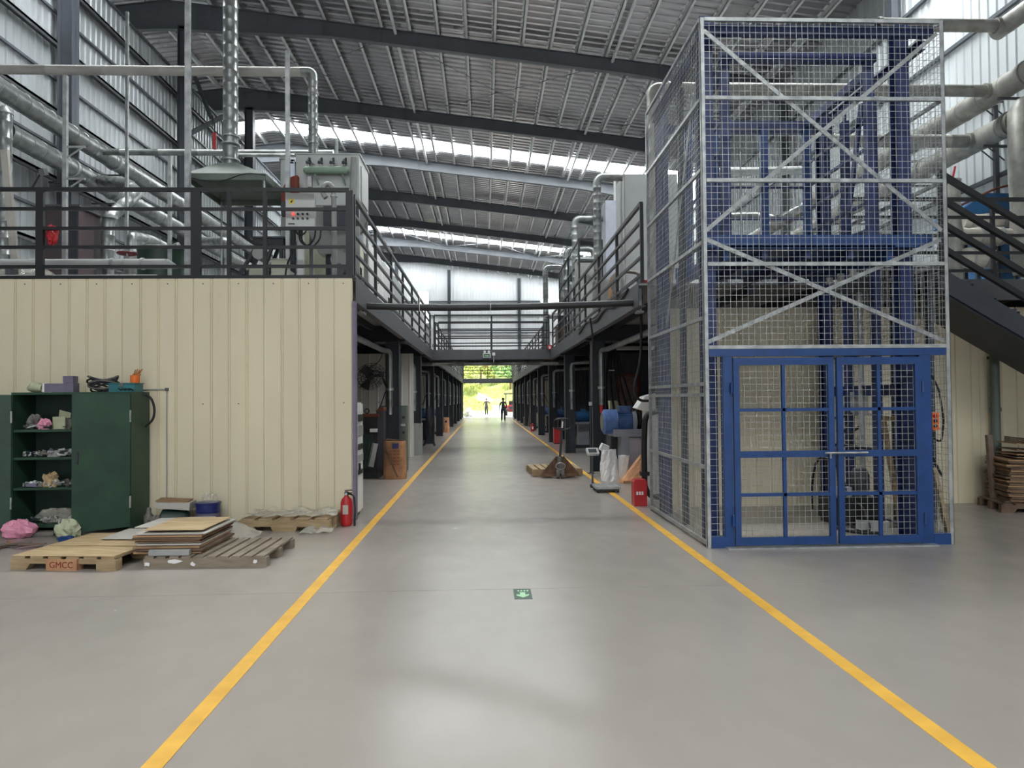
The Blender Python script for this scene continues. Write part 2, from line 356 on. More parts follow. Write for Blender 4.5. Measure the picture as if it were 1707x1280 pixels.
while x < XR:
    z = roofz(x); m = MB(); m.box(x-.01, x+.01, YB, YE, z-.2, z-.002); m.box(x-.01, x+.09, YB, YE, z-.2, z-.19); m.box(x-.06, x+.006, YB, YE, z-.012, z-.002)
    m.build('purlin', purlin_m, ce); x += .92
for x in (-15, -13.6, -12.2, -10.9):
    z = roofz(x); MB().box(x-.04, x+.04, YB, YE, z-.2, z-.002).build('purlin', purlin_m, ce)
def rafter(y, pts, m):
    for (xa, da), (xb, db) in zip(pts, pts[1:]):
        ta, tb = roofz(xa)-.2, roofz(xb)-.2
        m.prism([(xa, ta), (xb, tb), (xb, tb-db), (xa, ta-da)], y-.007, y+.007)
        m.bar((xa, y, ta-.008), (xb, y, tb-.008), .2, .016); m.bar((xa, y, ta-da+.008), (xb, y, tb-db+.008), .2, .016)
for y in by[1:-1]:
    m = MB(); rafter(y, [(RIDGE, .95), (-5.0, .5), (5.0, .45), (XR-.2, .75)], m); rafter(y, [(-16, .5), (RIDGE, .95)], m)
    x = -9.75+.92
    while x < XR-1:                                            # cleats and knee braces under every other purlin
        z = roofz(x); m.bar((x, y-.1, z-.2), (x, y-.1, z-.62), .03, .03); x += 1.84
    m.build('rafter', rafter_m, ce)
for xs in (-2.95, 4.2): cyl('strut_tube', purlin_m, ce, (xs+.12, YB, roofz(xs)-.3), (xs+.12, YE, roofz(xs)-.3), .05, n=10)
for y in (10.5, 23.5, 49.5):                                   # crossed tie rods in the braced bays
    for xa, xb in ((-9.9, -2.95), (-2.95, 4.2), (4.2, 10.0)):
        for p, q in (((xa, y), (xb, y+6.5)), ((xb, y), (xa, y+6.5))):
            cyl('tie_rod', rafter_m, ce, (p[0], p[1], roofz(p[0])-.4), (q[0], q[1], roofz(q[0])-.4), .014, n=6)
bar('brace_bar', rafter_m, ce, W(306, 228, 23.7), W(376, 192, 25.5), .1, .14); bar('brace_bar', rafter_m, ce, W(325, 128, 25.5), W(352, 197, 25.0), .1, .1)
# ---- mezzanine platforms
MZ = 3.36; LX, RX = -1.79, 2.31
COLY = [16.3+5.5*k for k in range(9)]
def mezz(name, label, x0, x1, xe, y0, sgn):
    r = struct(name, label, 'platform', ((x0+x1)/2, (y0+66)/2, 0))
    k = 0; y = y0
    while y < 61.5:                                            # chequer plate decking in bays
        y1 = min(61.5, y+5.5); box('deck_plate', deckm, r, x0, x1, y+.002, y1-.002, MZ-.03, MZ); y = y1
    e = MB(); e.box(xe-.012*(sgn > 0), xe+.012*(sgn < 0), y0, 61.5, MZ-.34, MZ+.01)   # channel edge beam
    for z in (MZ-.34, MZ-.002): e.box(min(xe, xe-sgn*-.1), max(xe, xe-sgn*-.1), y0, 61.5, z, z+.012)
    e.build('edge_beam', slate2, r)
    for y in COLY:
        if y < y0: continue
        cx = xe+sgn*.27; t = .3
        hcolumn(r, cx, y, 0, MZ-.36, .3, t, slate)
        MB().ibeam((min(x0, x1), y, MZ-.22), (max(x0, x1), y, MZ-.22), .36, .2).build('cross_beam', slate, r)
    xs = x0+.6
    while xs < x1-.3:
        MB().box(xs-.03, xs+.03, y0, 61.5, MZ-.17, MZ-.03).build('joist', slate, r); xs += 1.1
    return r
mz_l = mezz('mezzanine', 'dark steel upper platform along the left of the aisle over the cream room', XL+.3, LX, LX, 10.1, -1)
mz_r = mezz('mezzanine', 'dark steel upper platform along the right of the aisle behind the mesh cage', RX, XR-.4, RX, 10.62, 1)
box('deck_plate', deckm, mz_r, 5.25, XR-.4, 10.4, 10.615, MZ-.03, MZ)
box('front_channel', slate2, mz_r, 5.25, XR-.4, 10.38, 10.4, MZ-.3, MZ+.01)
box('front_channel', black, mz_l, XL+.3, LX, 10.04, 10.1, MZ-.02, MZ+.035)
def bridge(y0, y1, label):
    r = struct('footbridge', label, 'footbridge', (.26, y0, MZ-.35))
    box('deck_plate', deckm, r, LX, RX, y0+.02, y1-.02, MZ-.03, MZ-.001)
    for y in (y0, y1-.02):
        m = MB(); m.box(LX, RX, y, y+.02, MZ-.32, MZ+.01); m.box(LX, RX, y-.0, y+.08, MZ-.332, MZ-.32); m.build('edge_beam', slate2, r)
    return r
bridge(24.9, 27.2, 'dark steel footbridge crossing the aisle with an exit sign on it')
bridge(59.3, 61.4, 'far footbridge across the aisle in front of the open gateway')
# ---- cream room under the left platform
cr = struct('wall_room', 'cream ribbed panel wall under the left platform behind the green cabinet', 'wall', (-5.8, 10.08, 0))
x = -9.7; n = 0
while x < LX-.1:
    x1 = min(x+.955, LX-.03)
    prof = [(x+.002, 0)]
    k = max(1, round((x1-x)/.239)); p = (x1-x)/k
    for i in range(k):
        c = x+(i+1)*p if i < k-1 else None
        if c: prof += [(c-.022, 0), (c-.016, .014), (c-.008, .014), (c-.004, .002), (c+.004, .002), (c+.008, .014), (c+.016, .014), (c+.022, 0)]
    prof += [(x1-.016, 0), (x1-.012, .014), (x1-.002, .014)]
    poly = [(a, 10.0+o) for a, o in prof]+[(x1-.002, 10.06), (x+.002, 10.06)]
    pn = MB().prism(poly, .02, MZ-.02, 'z').build('panel', cream, cr)
    s = MB()
    for c in (x+.12, x+.6):
        for z in (3.27,) if n % 2 else (3.27, 1.62): s.cyl((c, 10.0, z), (c, 9.992, z), .009, n=6)
    s.build('screw', slate2, pn)
    x = x1; n += 1
box('base_channel', slate2, cr, -9.7, LX, 9.99, 10.07, 0, .02)
box('corner_trim', purplegrey, cr, LX-.03, LX+.012, 9.985, 10.13, 0, MZ-.34)
# ---- partition walls below the platforms
def partition(name, label, Y, x0, x1, z1, m_, pitch=.24, s=-1, d=.02):
    r = struct(name, label, 'wall', ((x0+x1)/2, Y, 0)); x = x0
    while x < x1-.05:
        b = min(x+.96, x1); sheet_y(Y, x+.002, b-.002, 0, z1, s, pitch, d, w=.03, bev=.012).build('panel', m_, r); x = b
    return r
partition('wall_partition', 'off-white panel partition below the left platform behind the wall fan', 21.0, XL+.3, -2.06, 3.0, white_panel)
partition('wall_partition', 'second off-white partition below the left platform further down the aisle', 37.2, XL+.3, -2.3, 3.0, white_panel)
pr = partition('wall_partition', 'dark ribbed partition below the right platform behind the blue motor', 21.2, 3.1, XR-.4, 3.0, dark)
partition('wall_partition', 'second dark ribbed partition below the right platform further down', 31.5, 2.9, XR-.4, 3.0, dark)
partition('wall_partition', 'cream panel wall under the right platform behind the mesh cage', 10.78, 2.8, XR-.1, 3.0, cream)
partition('wall_partition', 'third pale partition far down on the right near the gateway', 49.4, 2.65, XR-.4, 3.0, cream)
for x0, x1, z0, z1 in ((3.9, 3.98, .9, 2.35), (4.5, 4.58, .9, 2.35), (3.9, 4.58, 2.28, 2.36)): box('rusty_frame', rust, pr, x0, x1, 21.08, 21.14, z0, z1)
box('brick_infill', mat('dusty_brick', (126,104,98), .9, var=.2, scale=12, bump=.4), pr, 3.98, 4.5, 21.09, 21.13, .9, 2.28)
# ================================================================== railings
def railing(label, posts, zbase, group=None, rails=(1.2, .93, .66, .4, .13), rm=None, wide=(), post_w=.05):
    """posts: list of (x, y) along the edge; rails run straight between consecutive posts"""
    rm = rm or black
    r = thing('guard_rail', label, 'railing', (posts[0][0], posts[0][1], zbase))
    for i, (x, y) in enumerate(posts):
        w = wide.get(i, post_w) if wide else post_w
        box('post', rm, r, x-w/2, x+w/2, y-post_w/2, y+post_w/2, zbase, zbase+1.19)
    a, b = posts[0], posts[-1]
    for h in rails:
        rad = .052 if h == rails[0] else .042
        bar('rail', rm, r, (a[0], a[1], zbase+h), (b[0], b[1], zbase+h), rad, rad)
    return r
fr = [W(p, 400, 10.1).x for p in (-90, 67, 327, 382, 442, 583)]
railing('black railing along the front edge of the left platform above the cream wall', [(x, 10.1) for x in fr], MZ+.035, wide={1: .1, 2: .13, 5: .1})
railing('black railing on the left platform edge between the cream room and the footbridge', [(LX-.06, 10.3+2.06*k) for k in range(8)], MZ+.01)
railing('black railing on the left platform edge beyond the footbridge', [(LX-.06, 27.3+2.0*k) for k in range(17)], MZ+.01)
railing('black railing on the right platform edge between the mesh cage and the footbridge', [(RX+.06, 10.66+2.02*k) for k in range(8)], MZ+.01)
railing('black railing on the right platform edge beyond the footbridge', [(RX+.06, 27.3+2.0*k) for k in range(17)], MZ+.01)
for y, l in ((24.95, 'black railing on the near side of the footbridge with the exit sign'), (27.15, 'black railing on the rear side of the footbridge with the exit sign'), (59.35, 'black railing on the near side of the far footbridge')):
    railing(l, [(LX+.06, y), (.26, y), (RX-.06, y)], MZ+.01)
railing('black horizontal railing on the right platform above the stair', [(5.3, 10.42), (7.6, 10.42), (9.8, 10.42)], MZ+.01)
a_ = W(965, 399, 19.0)
r_ = railing('dark raised railing round the machine bay on the right platform', [(a_.x, 19.0), (3.15, 19.0)], a_.z-1.2, rails=(1.2, .6), post_w=.05)
for x, y in ((a_.x, 19.0), (3.15, 19.0), (a_.x, 21.5), (a_.x, 24.0)): box('post', black, r_, x-.025, x+.025, y-.025, y+.025, MZ, a_.z-(.01 if y > 19 else 1.2))
for h in (0, .6): bar('rail', black, r_, (a_.x, 19.03, a_.z-h), (a_.x, 24.0, a_.z-h), .045)
# ================================================================== stair on the right
st = thing('staircase', 'dark steel staircase coming down to the right behind the mesh cage', 'staircase', (7.9, 9.8, 0))
SX0, SZ0, SS = 6.1, MZ, -.60                                  # top of the flight, slope per metre
SX1 = SX0-SZ0/SS
for y in (9.32, 10.3):
    MB().prism([(SX0-.05, SZ0+.0), (SX1, 0.02), (SX1-.42, 0.02), (SX0-.05, SZ0-.3)], y-.02, y+.02).build('stringer', slate, st)
MB().prism([(SX0-.05, SZ0-.3), (SX1-.42, .02), (SX1-.46, .02), (SX0-.05, SZ0-.335)], 9.342, 10.278).build('soffit', slate, st)
nst = 17
for k in range(nst):
    z = SZ0-(k+1)*SZ0/(nst+1); x = SX0+(SZ0-z)/-SS-.06
    MB().box(x-.13, x+.15, 9.345, 10.275, z-.035, z).build('tread', slate, st)
    box('riser', slate, st, x-.13, x-.12, 9.345, 10.275, z, z+SZ0/(nst+1)-.035)
box('landing', slate, st, 5.25, SX0-.02, 9.3, 10.37, MZ-.05, MZ)
for y in (9.3,):
    for k, h in enumerate((1.26, .93, .6, .27)):
        bar('handrail', black, st, (SX0-.05, y, SZ0+h), (SX1-.1, y, SZ0+h+SS*(SX1-.05-SX0)), .07, .07)
    for x in (SX0-.02, SX0+2.6, SX1-.3):
        zz = SZ0+SS*(x-SX0); box('post', black, st, x-.025, x+.025, y-.03, y+.03, max(zz-.1, 0.03), zz+1.25)
box('landing_leg', slate, st, 5.42, 5.5, 9.34, 9.42, 0, MZ-.05); box('landing_leg', slate, st, SX0-.2, SX0-.12, 9.34, 9.42, 0, MZ-.05)
# ================================================================== goods lift in its mesh cage
X0, X1, Y0, Y1, ZT = 2.42, 5.19, 7.82, 10.55, 5.87
lift = thing('goods_lift', 'blue goods lift inside a tall galvanised mesh cage beside the aisle', 'lift', ((X0+X1)/2, (Y0+Y1)/2, 0))
cage = galv
def angle_post(x, y, z0, z1, sx, sy, nm='cage_post', m_=None, w=.045):
    m = MB(); m.box(min(x, x+sx*w), max(x, x+sx*w), min(y, y+sy*.005), max(y, y+sy*.005), z0, z1)
    m.box(min(x, x+sx*.005), max(x, x+sx*.005), min(y, y+sy*w), max(y, y+sy*w), z0, z1); return m.build(nm, m_ or cage, lift)
for x, y, sx, sy in ((X0, Y0, 1, 1), (X1, Y0, -1, 1), (X0, Y1, 1, -1), (X1, Y1, -1, -1)): angle_post(x, y, 0, ZT, sx, sy)
FZ = [5.86, 4.98, 4.06, 3.13, 2.21]
for z in FZ: box('cage_rail', cage, lift, X0+.05, X1-.05, Y0-.006, Y0+.03, z-.028, z+.012)
LZ = [5.86, 4.97, 4.18, 3.37, 2.53, 1.8, 1.68, .88, .05]
for z in LZ: box('cage_rail', cage, lift, X0-.006, X0+.03, Y0+.05, Y1-.05, z-.02, z+.02)
RZ = [5.86, 4.98, 4.06, 3.13, 2.21, .05]
for z in RZ: box('cage_rail', cage, lift, X1-.03, X1+.006, Y0+.05, Y1-.05, z-.02, z+.02)
for (za, zb) in ((5.74, 3.5), (3.4, 2.26)):
    bar('cage_brace', cage, lift, (X0+.05, Y0+.035, za), (X1-.05, Y0+.035, zb), .012, .045, (0, 0, 1))
    bar('cage_brace', cage, lift, (X0+.05, Y0+.05, zb), (X1-.05, Y0+.05, za), .012, .045, (0, 0, 1))
def mesh_panel(par, a0, a1, z0, z1, plane, axis, px=.066, pz=.071, r=.0021, nm='mesh_panel'):
    m = MB(); n = max(1, round((a1-a0)/px)); k = max(1, round((z1-z0)/pz))
    for i in range(n+1):
        a = a0+(a1-a0)*i/n
        if axis == 'x': m.box(a-r, a+r, plane-r, plane+r, z0, z1)
        else: m.box(plane-r, plane+r, a-r, a+r, z0, z1)
    for j in range(k+1):
        z = z0+(z1-z0)*j/k
        if axis == 'x': m.box(a0, a1, plane+r*.6, plane+r*2.4, z-r, z+r)
        else: m.box(plane+r*.6, plane+r*2.4, a0, a1, z-r, z+r)
    return m.build(nm, galv, par)
for z1, z0 in zip(FZ, FZ[1:]): mesh_panel(lift, X0+.04, X1-.04, z0, z1, Y0+.012, 'x')
for z1, z0 in zip(LZ, LZ[1:]): mesh_panel(lift, Y0+.04, Y1-.04, z0, z1, X0+.012, 'y')
for z1, z0 in zip(RZ, RZ[1:]): mesh_panel(lift, Y0+.04, Y1-.04, z0, z1, X1-.012, 'y')
# blue door frame and leaves
JL, JR = (2.62, 2.72), (4.83, 4.96)
for a, b in (JL, JR): box('door_jamb', blue, lift, a, b, Y0-.002, Y0+.09, 0, 2.098)
box('door_header', blue, lift, X0+.05, X1-.05, Y0+.0, Y0+.09, 2.1, 2.18)
for a, b in ((X0+.05, JL[0]), (JR[1], X1-.04)):
    box('base_channel', blue, lift, a, b, Y0-.005, Y0+.1, .0, .12)
    mesh_panel(lift, a, b, .12, 2.1, Y0+.03, 'x')
box('threshold', cage, lift, JL[0], JR[1], Y0-.1, Y0+.1, 0, .015)
def leaf(x0, x1, hinge):
    d = MB(); y0, y1 = Y0-.035, Y0+.005; w = .065
    d.box(x0, x0+w, y0, y1, .03, 2.08); d.box(x1-w, x1, y0, y1, .03, 2.08)
    for z, h in ((.03, .085), (2.0, .08), (.985, .07)): d.box(x0+w, x1-w, y0, y1, z, z+h)
    for z in (.56, 1.49): d.box(x0+w, x1-w, y0+.008, y1, z, z+.035)
    c = (x0+x1)/2; d.box(c-.018, c+.018, y0+.008, y1, .115, 2.0)
    o = d.build('door', blue, lift)
    mesh_panel(o, x0+w, x1-w, .115, 2.0, Y0+.004, 'x')
    hx = x0-.02 if hinge < 0 else x1+.02
    for z in (.3, 1.75):
        MB().cyl((hx, y0, z-.06), (hx, y0, z+.06), .014, n=8).build('hinge', blue, o)
    return o
dl = leaf(2.725, 3.845, -1); d2 = leaf(3.88, 4.825, 1)
MB().cyl((3.72, Y0-.06, 1.03), (4.2, Y0-.06, 1.03), .011, n=8).bar((3.78, Y0-.06, 1.03), (3.78, Y0-.06, .97), .015).build('latch_bolt', galv, d2)
# masts, ring beams
for x, y in ((2.58, 8.2), (4.92, 8.25), (2.58, 10.25), (4.95, 10.25)):
    m = MB(); h = 6.05 if y < 9 else 5.75
    m.box(x-.075, x+.075, y-.08, y-.066, 0, h); m.box(x-.075, x+.075, y+.066, y+.08, 0, h); m.box(x-.008, x+.008, y-.066, y+.066, 0, h)
    m.build('mast', navy, lift)
for p, q in (((X0+.05, 7.95, 5.79), (X1-.03, 7.95, 5.79)), ((X0+.1, 10.3, 5.55), (X1-.05, 10.3, 5.55)), ((2.5, 8.1, 5.7), (2.5, 10.3, 5.7)), ((5.08, 8.05, 5.7), (5.08, 10.3, 5.7))):
    MB().ibeam(p, q, .11, .08).build('top_beam', navy, lift)
cyl('cable_conduit', galv, lift, (2.6, 8.12, 5.99), (4.62, 8.12, 5.99), .012, n=8)
for z in (1.72,): MB().ibeam((5.09, 8.2, z), (5.09, 10.4, z), .14, .08).build('cross_beam', navy, lift)
for y in (9.15, 9.85): box('guide_post', navy, lift, 5.04, 5.12, y-.06, y+.06, 0, 5.5)
# lift car parked at the platform level
car = MB().box(2.72, 4.68, 7.98, 10.1, 3.33, 3.36)
for a in (7.98, 10.04): car.box(2.5 if a < 8 else 2.72, 5.12 if a < 8 else 4.68, a, a+.06, 3.34, 3.48)
for a in (2.72, 4.62): car.box(a, a+.06, 8.04, 10.04, 3.2, 3.34)
car = car.build('lift_car', blue, lift)
for x in (3.2, 3.7, 4.2): box('floor_joist', navy, car, x-.03, x+.03, 8.05, 10.03, 3.22, 3.33)
for x, y in ((2.86, 8.34), (4.6, 8.34), (2.9, 10.0), (3.28, 10.0), (3.98, 10.0), (4.6, 10.0)): box('car_post', blue if y > 9 else navy, car, x-.05, x+.05, y-.04, y+.04, 3.36, 5.62 if y < 9 else 5.45)
for y, z in ((8.34, 5.62), (10.0, 5.45)): box('car_top_beam', navy, car, 2.8, 4.68, y-.05, y+.05, z, z+.1)
for x in (2.86, 4.6):
    box('car_top_beam', navy, car, x-.04, x+.04, 8.39, 9.95, 5.45, 5.55)
    for z in (3.62, 3.95, 4.28, 4.6, 4.93): box('car_side_rail', navy, car, x-.015, x+.015, 8.38, 9.96, z, z+.035)
    for y in (8.9, 9.45): box('car_stile', navy, car, x-.015, x+.015, y, y+.03, 3.36, 5.3)
for z in (3.75, 4.15, 4.6): box('car_back_rail', navy, car, 3.0, 4.55, 9.99, 10.01, z, z+.04)
for x in (3.1, 3.62, 3.9): cyl('tie_bar', galv, car, (x, 9.93, 3.36), (x, 9.93, 5.1), .01, n=6)
bar('sway_brace', navy, car, (4.6, 8.5, 5.2), (4.6, 8.95, 3.6), .03, .08)
# hydraulic ram, chain and rollers behind the car
cyl('hydraulic_ram', galv, lift, (5.06, 9.5, 0.3), (5.06, 9.5, 3.2), .035)
box('ram_crosshead', slate, lift, 5.0, 5.12, 9.2, 9.8, 3.05, 3.2)
for y in (8.65, 8.95, 9.25): box('roller_bracket', lightgrey, lift, 4.5, 4.58, y, y+.04, 3.12, 3.21)
bar('side_sway_brace', galv, lift, (2.46, 8.25, 5.2), (2.46, 9.6, 2.6), .012, .045)
box('control_trunking', slate, lift, 2.5, 2.56, 9.0, 9.1, 0.05, 5.6)
# pendant control
pc = thing('pendant_control', 'orange push-button control box on the right of the cage door', 'control box', (5.06, 7.93, 1.3))
c = W(1556, 702, 7.93); cx = c.x; cz = c.z
box('housing', orange, pc, cx-.04, cx+.045, 7.9, 7.96, cz-.1, cz+.1); box('back_plate', black, pc, cx-.06, cx-.03, 7.9, 7.99, cz-.1, cz+.1)
for i, mm in enumerate((red, black, black)): MB().cyl((cx, 7.9, cz+.06-.055*i), (cx, 7.885, cz+.06-.055*i), .02, n=10).build('button', mm, pc)
tube('cable', rubber, pc, [(cx, 7.93, cz-.1), (cx, 7.93, cz-.2), (cx+.1, 7.95, cz-.24), (cx+.14, 7.96, cz), (cx+.1, 7.97, cz+.35), (cx-.02, 7.98, cz+.6)], .011, 6, .08)
tube('cable', rubber, pc, [(cx-.02, 7.93, cz-.1), (cx-.02, 7.94, cz-.4), (cx+.1, 7.95, cz-.62)], .014, 6, .1)
# hydraulic power pack on the cage floor
pp = thing('power_pack', 'dark hydraulic pump unit with hoses on the floor inside the cage', 'pump', (4.75, 9.2, 0))
box('tank', black, pp, 4.45, 4.98, 9.0, 9.5, .06, .36); box('tank_foot', black, pp, 4.47, 4.55, 9.02, 9.48, 0, .06); box('tank_foot', black, pp, 4.88, 4.96, 9.02, 9.48, 0, .06)
MB().lathe((4.86, 9.2, .36), [(.09, 0), (.09, .04), (.105, .06), (.105, .3), (.08, .35)], 20).build('motor', slate2, pp, True)
for k in range(10):
    a = k*math.pi/5; MB().bar((4.86+.11*math.cos(a), 9.2+.11*math.sin(a), .44), (4.86+.11*math.cos(a), 9.2+.11*math.sin(a), .64), .012).build('fin', slate2, pp)
box('valve_block', machgrey, pp, 4.55, 4.7, 9.1, 9.25, .36, .48); cyl('filler_cap', galv, pp, (4.6, 9.38, .36), (4.6, 9.38, .44), .035)
for pts in ([(4.6, 9.1, .46), (4.5, 8.85, .5), (4.38, 8.7, .2), (4.45, 8.5, .02), (4.65, 8.55, .02), (4.72, 8.85, .25), (4.7, 9.0, .3)], [(4.66, 9.18, .48), (4.6, 9.3, .8), (4.5, 9.6, .85), (4.48, 9.75, .5), (4.5, 9.8, .1)], [(4.58, 9.2, .48), (4.7, 9.5, 1.0), (4.95, 9.6, 1.3)], [(4.45, 9.1, .1), (4.3, 8.8, .02), (4.45, 8.45, .02), (4.7, 8.42, .02)]):
    tube('hose', rubber, pp, pts, .016, 8, .25)
eb = thing('junction_box', 'small grey junction box with looping black cables inside the cage', 'junction box', (4.95, 9.7, 1.4))
a, b = W(1419, 653, 9.75), W(1446, 690, 9.75)
box('housing', panelgrey, eb, a.x, b.x, 9.72, 9.84, b.z, a.z); box('drip_plate', slate, eb, a.x-.04, b.x+.03, 9.68, 9.86, b.z-.02, b.z)
tube('cable', rubber, eb, [(b.x-.05, 9.78, b.z), (b.x-.07, 9.76, b.z-.15), (a.x-.03, 9.72, b.z-.25), (a.x-.04, 9.72, b.z-.42), (b.x-.1, 9.76, b.z-.5), (b.x-.08, 9.78, b.z-.3), (b.x-.06, 9.78, b.z-.1)], .018, 8, .12)
tube('cable', rubber, eb, [(b.x-.06, 9.76, b.z), (b.x-.07, 9.74, b.z-.5), (b.x-.09, 9.7, b.z-.85), (4.8, 9.45, .35)], .018, 8, .1)
tube('cable', rubber, eb, [(a.x, 9.74, b.z+.02), (a.x-.15, 9.78, b.z-.06), (a.x-.3, 9.9, b.z-.04)], .014, 8, .1)
tube('cable', rubber, eb, [(4.62, 9.55, .4), (4.62, 9.6, .9), (4.7, 9.62, 1.0), (4.95, 9.3, .98), (5.06, 8.6, .93), (5.1, 8.15, .9)], .025, 8, .08)
wfm = thing('leaning_timbers', 'tall wooden frame leaning inside the cage at the right', 'timber', (5.0, 8.5, 0))
for p, q in ((Vector((W(1503, 872, 8.6).x, 8.6, 0)), W(1472, 697, 8.72)), (Vector((W(1530, 872, 8.5).x, 8.5, 0)), W(1507, 697, 8.7)), (W(1472, 697, 8.7), W(1512, 700, 8.68)), (Vector((W(1583, 896, 8.05).x, 8.05, 0)), W(1556, 780, 8.3))): bar('timber', wood, wfm, p, q, .045, .06)
pa = thing('paper_board', 'pale flat board lying against the timber on the cage floor', 'board', (4.45, 9.1, 0))
MB().obox((4.72, 8.66, .065), (.36, .02, .13), (.2, 0, -.35)).build('panel', lightgrey, pa)
# ================================================================== plant on the left platform
def P3(px, py, Y): return W(px, py, Y)
DK = MZ                                                       # deck level
# -- extraction hood and its stack
hd = thing('extraction_hood', 'grey canopy hood hanging under a tall silver duct on the left platform', 'hood', (-3.95, 11.7, 4.98))
hx0, hx1, hy0, hy1, hz = -4.5, -3.3, 11.0, 12.45, 5.02
m = MB(); ap = (-4.05, 11.65)
o_ = [(hx0, hy0, hz+.09), (hx1, hy0, hz+.09), (hx1+.05, hy1, hz+.09), (hx0, hy1, hz+.09)]
t_ = [(ap[0]-.14, ap[1]-.14, hz+.42), (ap[0]+.14, ap[1]-.14, hz+.42), (ap[0]+.14, ap[1]+.14, hz+.42), (ap[0]-.14, ap[1]+.14, hz+.42)]
i_ = [(x+(.012 if x < -4 else -.012), y+(.012 if y < 11.7 else -.012), z-.012) for x, y, z in o_]; u_ = [(x, y, z-.014) for x, y, z in t_]
m.add(o_+t_, [(0,1,5,4),(1,2,6,5),(2,3,7,6),(3,0,4,7)]); m.add(i_+u_, [(4,5,1,0),(5,6,2,1),(6,7,3,2),(7,4,0,3)])
m.build('canopy', greygreen, hd)
for p, q in zip(o_, o_[1:]+o_[:1]): bar('skirt', greygreen, hd, (p[0], p[1], hz+.04), (q[0], q[1], hz+.04), .015, .1)
MB().duct([(ap[0], ap[1], hz+.4), (ap[0], ap[1], roofz(ap[0])-.1)], .115, 0, .2, 18).build('stack', galv_duct, hd, True)
for z in (5.52, 5.78, 5.9): MB().cyl((ap[0], ap[1], z-.012), (ap[0], ap[1], z+.012), .15, n=18).build('flange', galv, hd, True)
box('damper_lever', red, hd, ap[0]-.23, ap[0]-.18, 11.5, 11.56, 5.66, 5.92); cyl('damper_rod', black, hd, (ap[0]-.2, 11.53, 5.92), (ap[0]-.24, 11.53, 6.2), .012)
tube('hang_cable', rubber, hd, [(-4.5, 10.99, 5.05), (-4.0, 10.98, 4.95), (-3.6, 10.98, 5.12), (-3.3, 10.99, 5.08)], .007, 6, .2)
for x, y in ((hx0+.03, hy0+.03), (hx1-.03, hy0+.03), (hx0+.03, hy1-.03), (hx1-.03, hy1-.03)): cyl('hanger_leg', galv, hd, (x, y, DK), (x, y, hz+.05), .018, n=8)
# -- galvanised support posts
def post(px, ybot, ytop, Y, w, label, brackets=()):
    a = P3(px, ybot, Y); b = P3(px, ytop, Y); z0 = DK if ybot > 440 else a.z
    r = thing('support_post', label, 'post', (a.x, Y, z0), group='galvanised pipe posts on the left platform')
    box('tube', galv, r, a.x-w/2, a.x+w/2, Y-w/2, Y+w/2, z0, b.z)
    box('base_plate', galv, r, a.x-w, a.x+w, Y-w, Y+w, z0, z0+.012)
    for by_, dx in brackets:
        z = P3(px, by_, Y).z; bar('bracket', galv, r, (a.x, Y, z), (a.x+dx, Y, z), .03); bar('bracket_stay', galv, r, (a.x, Y, z-abs(dx)*.6), (a.x+dx*.9, Y, z), .02)
post(313, 465, -60, 10.75, .07, 'tallest galvanised post, rising out of the picture beside the hood')
post(108, 465, 126, 11.2, .06, 'galvanised post nearest the maroon cabinet on the left platform', ((245, .3), (298, .3)))
post(211, 465, 20, 14.0, .05, 'thin tall galvanised post between the silver wall ducts')
post(283, 465, 260, 11.8, .05, 'short thin galvanised post next to the green drum')
post(480, 465, 85, 11.55, .06, 'galvanised post left of the white dust collector')
# -- overhead pipes
r = thing('overhead_pipe', 'long grey pipe crossing the left platform and bending down to the dust collector', 'pipe', (-4, 12.2, 5.74))
z = P3(400, 119, 12.2).z; xe = P3(522, 200, 12.2).x
MB().duct([(-9.6, 12.2, z), (xe-.2, 12.2, z)], .078, 0, .9, 16).build('pipe', pipegrey, r, True); MB().duct([(xe-.2, 12.2, z), (xe, 12.2, z), (xe, 12.2, 5.76)], .08, .16, .13, 16).build('drop_leg', galv_duct, r, True)
for zz in (6.0, 6.85): MB().cyl((xe, 12.2, zz-.012), (xe, 12.2, zz+.012), .095, n=16).build('flange', galv, r, True)
r = thing('overhead_pipe', 'thinner grey pipe branching off the silver wall duct behind the hood', 'pipe', (-6.5, 17.4, 7.5))
z = P3(330, 254, 17.4).z
MB().duct([(-9.1, 17.4, z), (-3.6, 17.4, z)], .08, 0, .8, 14).build('pipe', galv_duct, r, True)
MB().duct([(-6.0, 17.2, z-.13), (-3.6, 17.2, z-.13)], .045, 0, .8, 10).build('pipe', galv_duct, r, True)
# -- ducts along the left wall
for nm, X, z, y0, rr, lab in (('A', -9.2, 7.66, 6.0, .2, 'upper silver spiral duct running along the left wall'), ('B', -9.25, 6.93, 14.2, .2, 'lower silver spiral duct running along the left wall'), ('C', -9.3, 5.2, 22.0, .14, 'lowest thin silver duct along the left wall')):
    r = thing('spiral_duct', lab, 'duct', (X, 25, z-rr))
    MB().duct([(X, y0, z), (X, 46, z)], rr, 0, .42, 18).build('pipe', galv_duct, r, True)
    for y in (y0+2.2, 18.2, 23, 29, 35, 41):
        MB().cyl((X, y-.03, z), (X, y+.03, z), rr*1.12, n=18).build('coupling', galv, r, True)
        bar('wall_bracket', slate2, r, (XL+.05, y+.4, z-rr-.02), (X+.15, y+.4, z-rr-.02), .05, .03)
r = thing('branch_duct', 'silver branch duct elbowing down from the lower wall duct to the deck', 'duct', (-7.9, 15.5, DK))
MB().duct([P3(160, 300, 17.4), P3(214, 307, 16.4), P3(229, 322, 15.9), P3(180, 364, 15.0), (P3(178, 440, 15).x, 15.0, DK)], .13, .2, .3, 14).build('pipe', galv_duct, r, True)
a = P3(182, 362, 15.0); MB().cyl(a-Vector((0, 0, .03)), a+Vector((0, 0, .03)), .155).build('flange', galv, r, True)
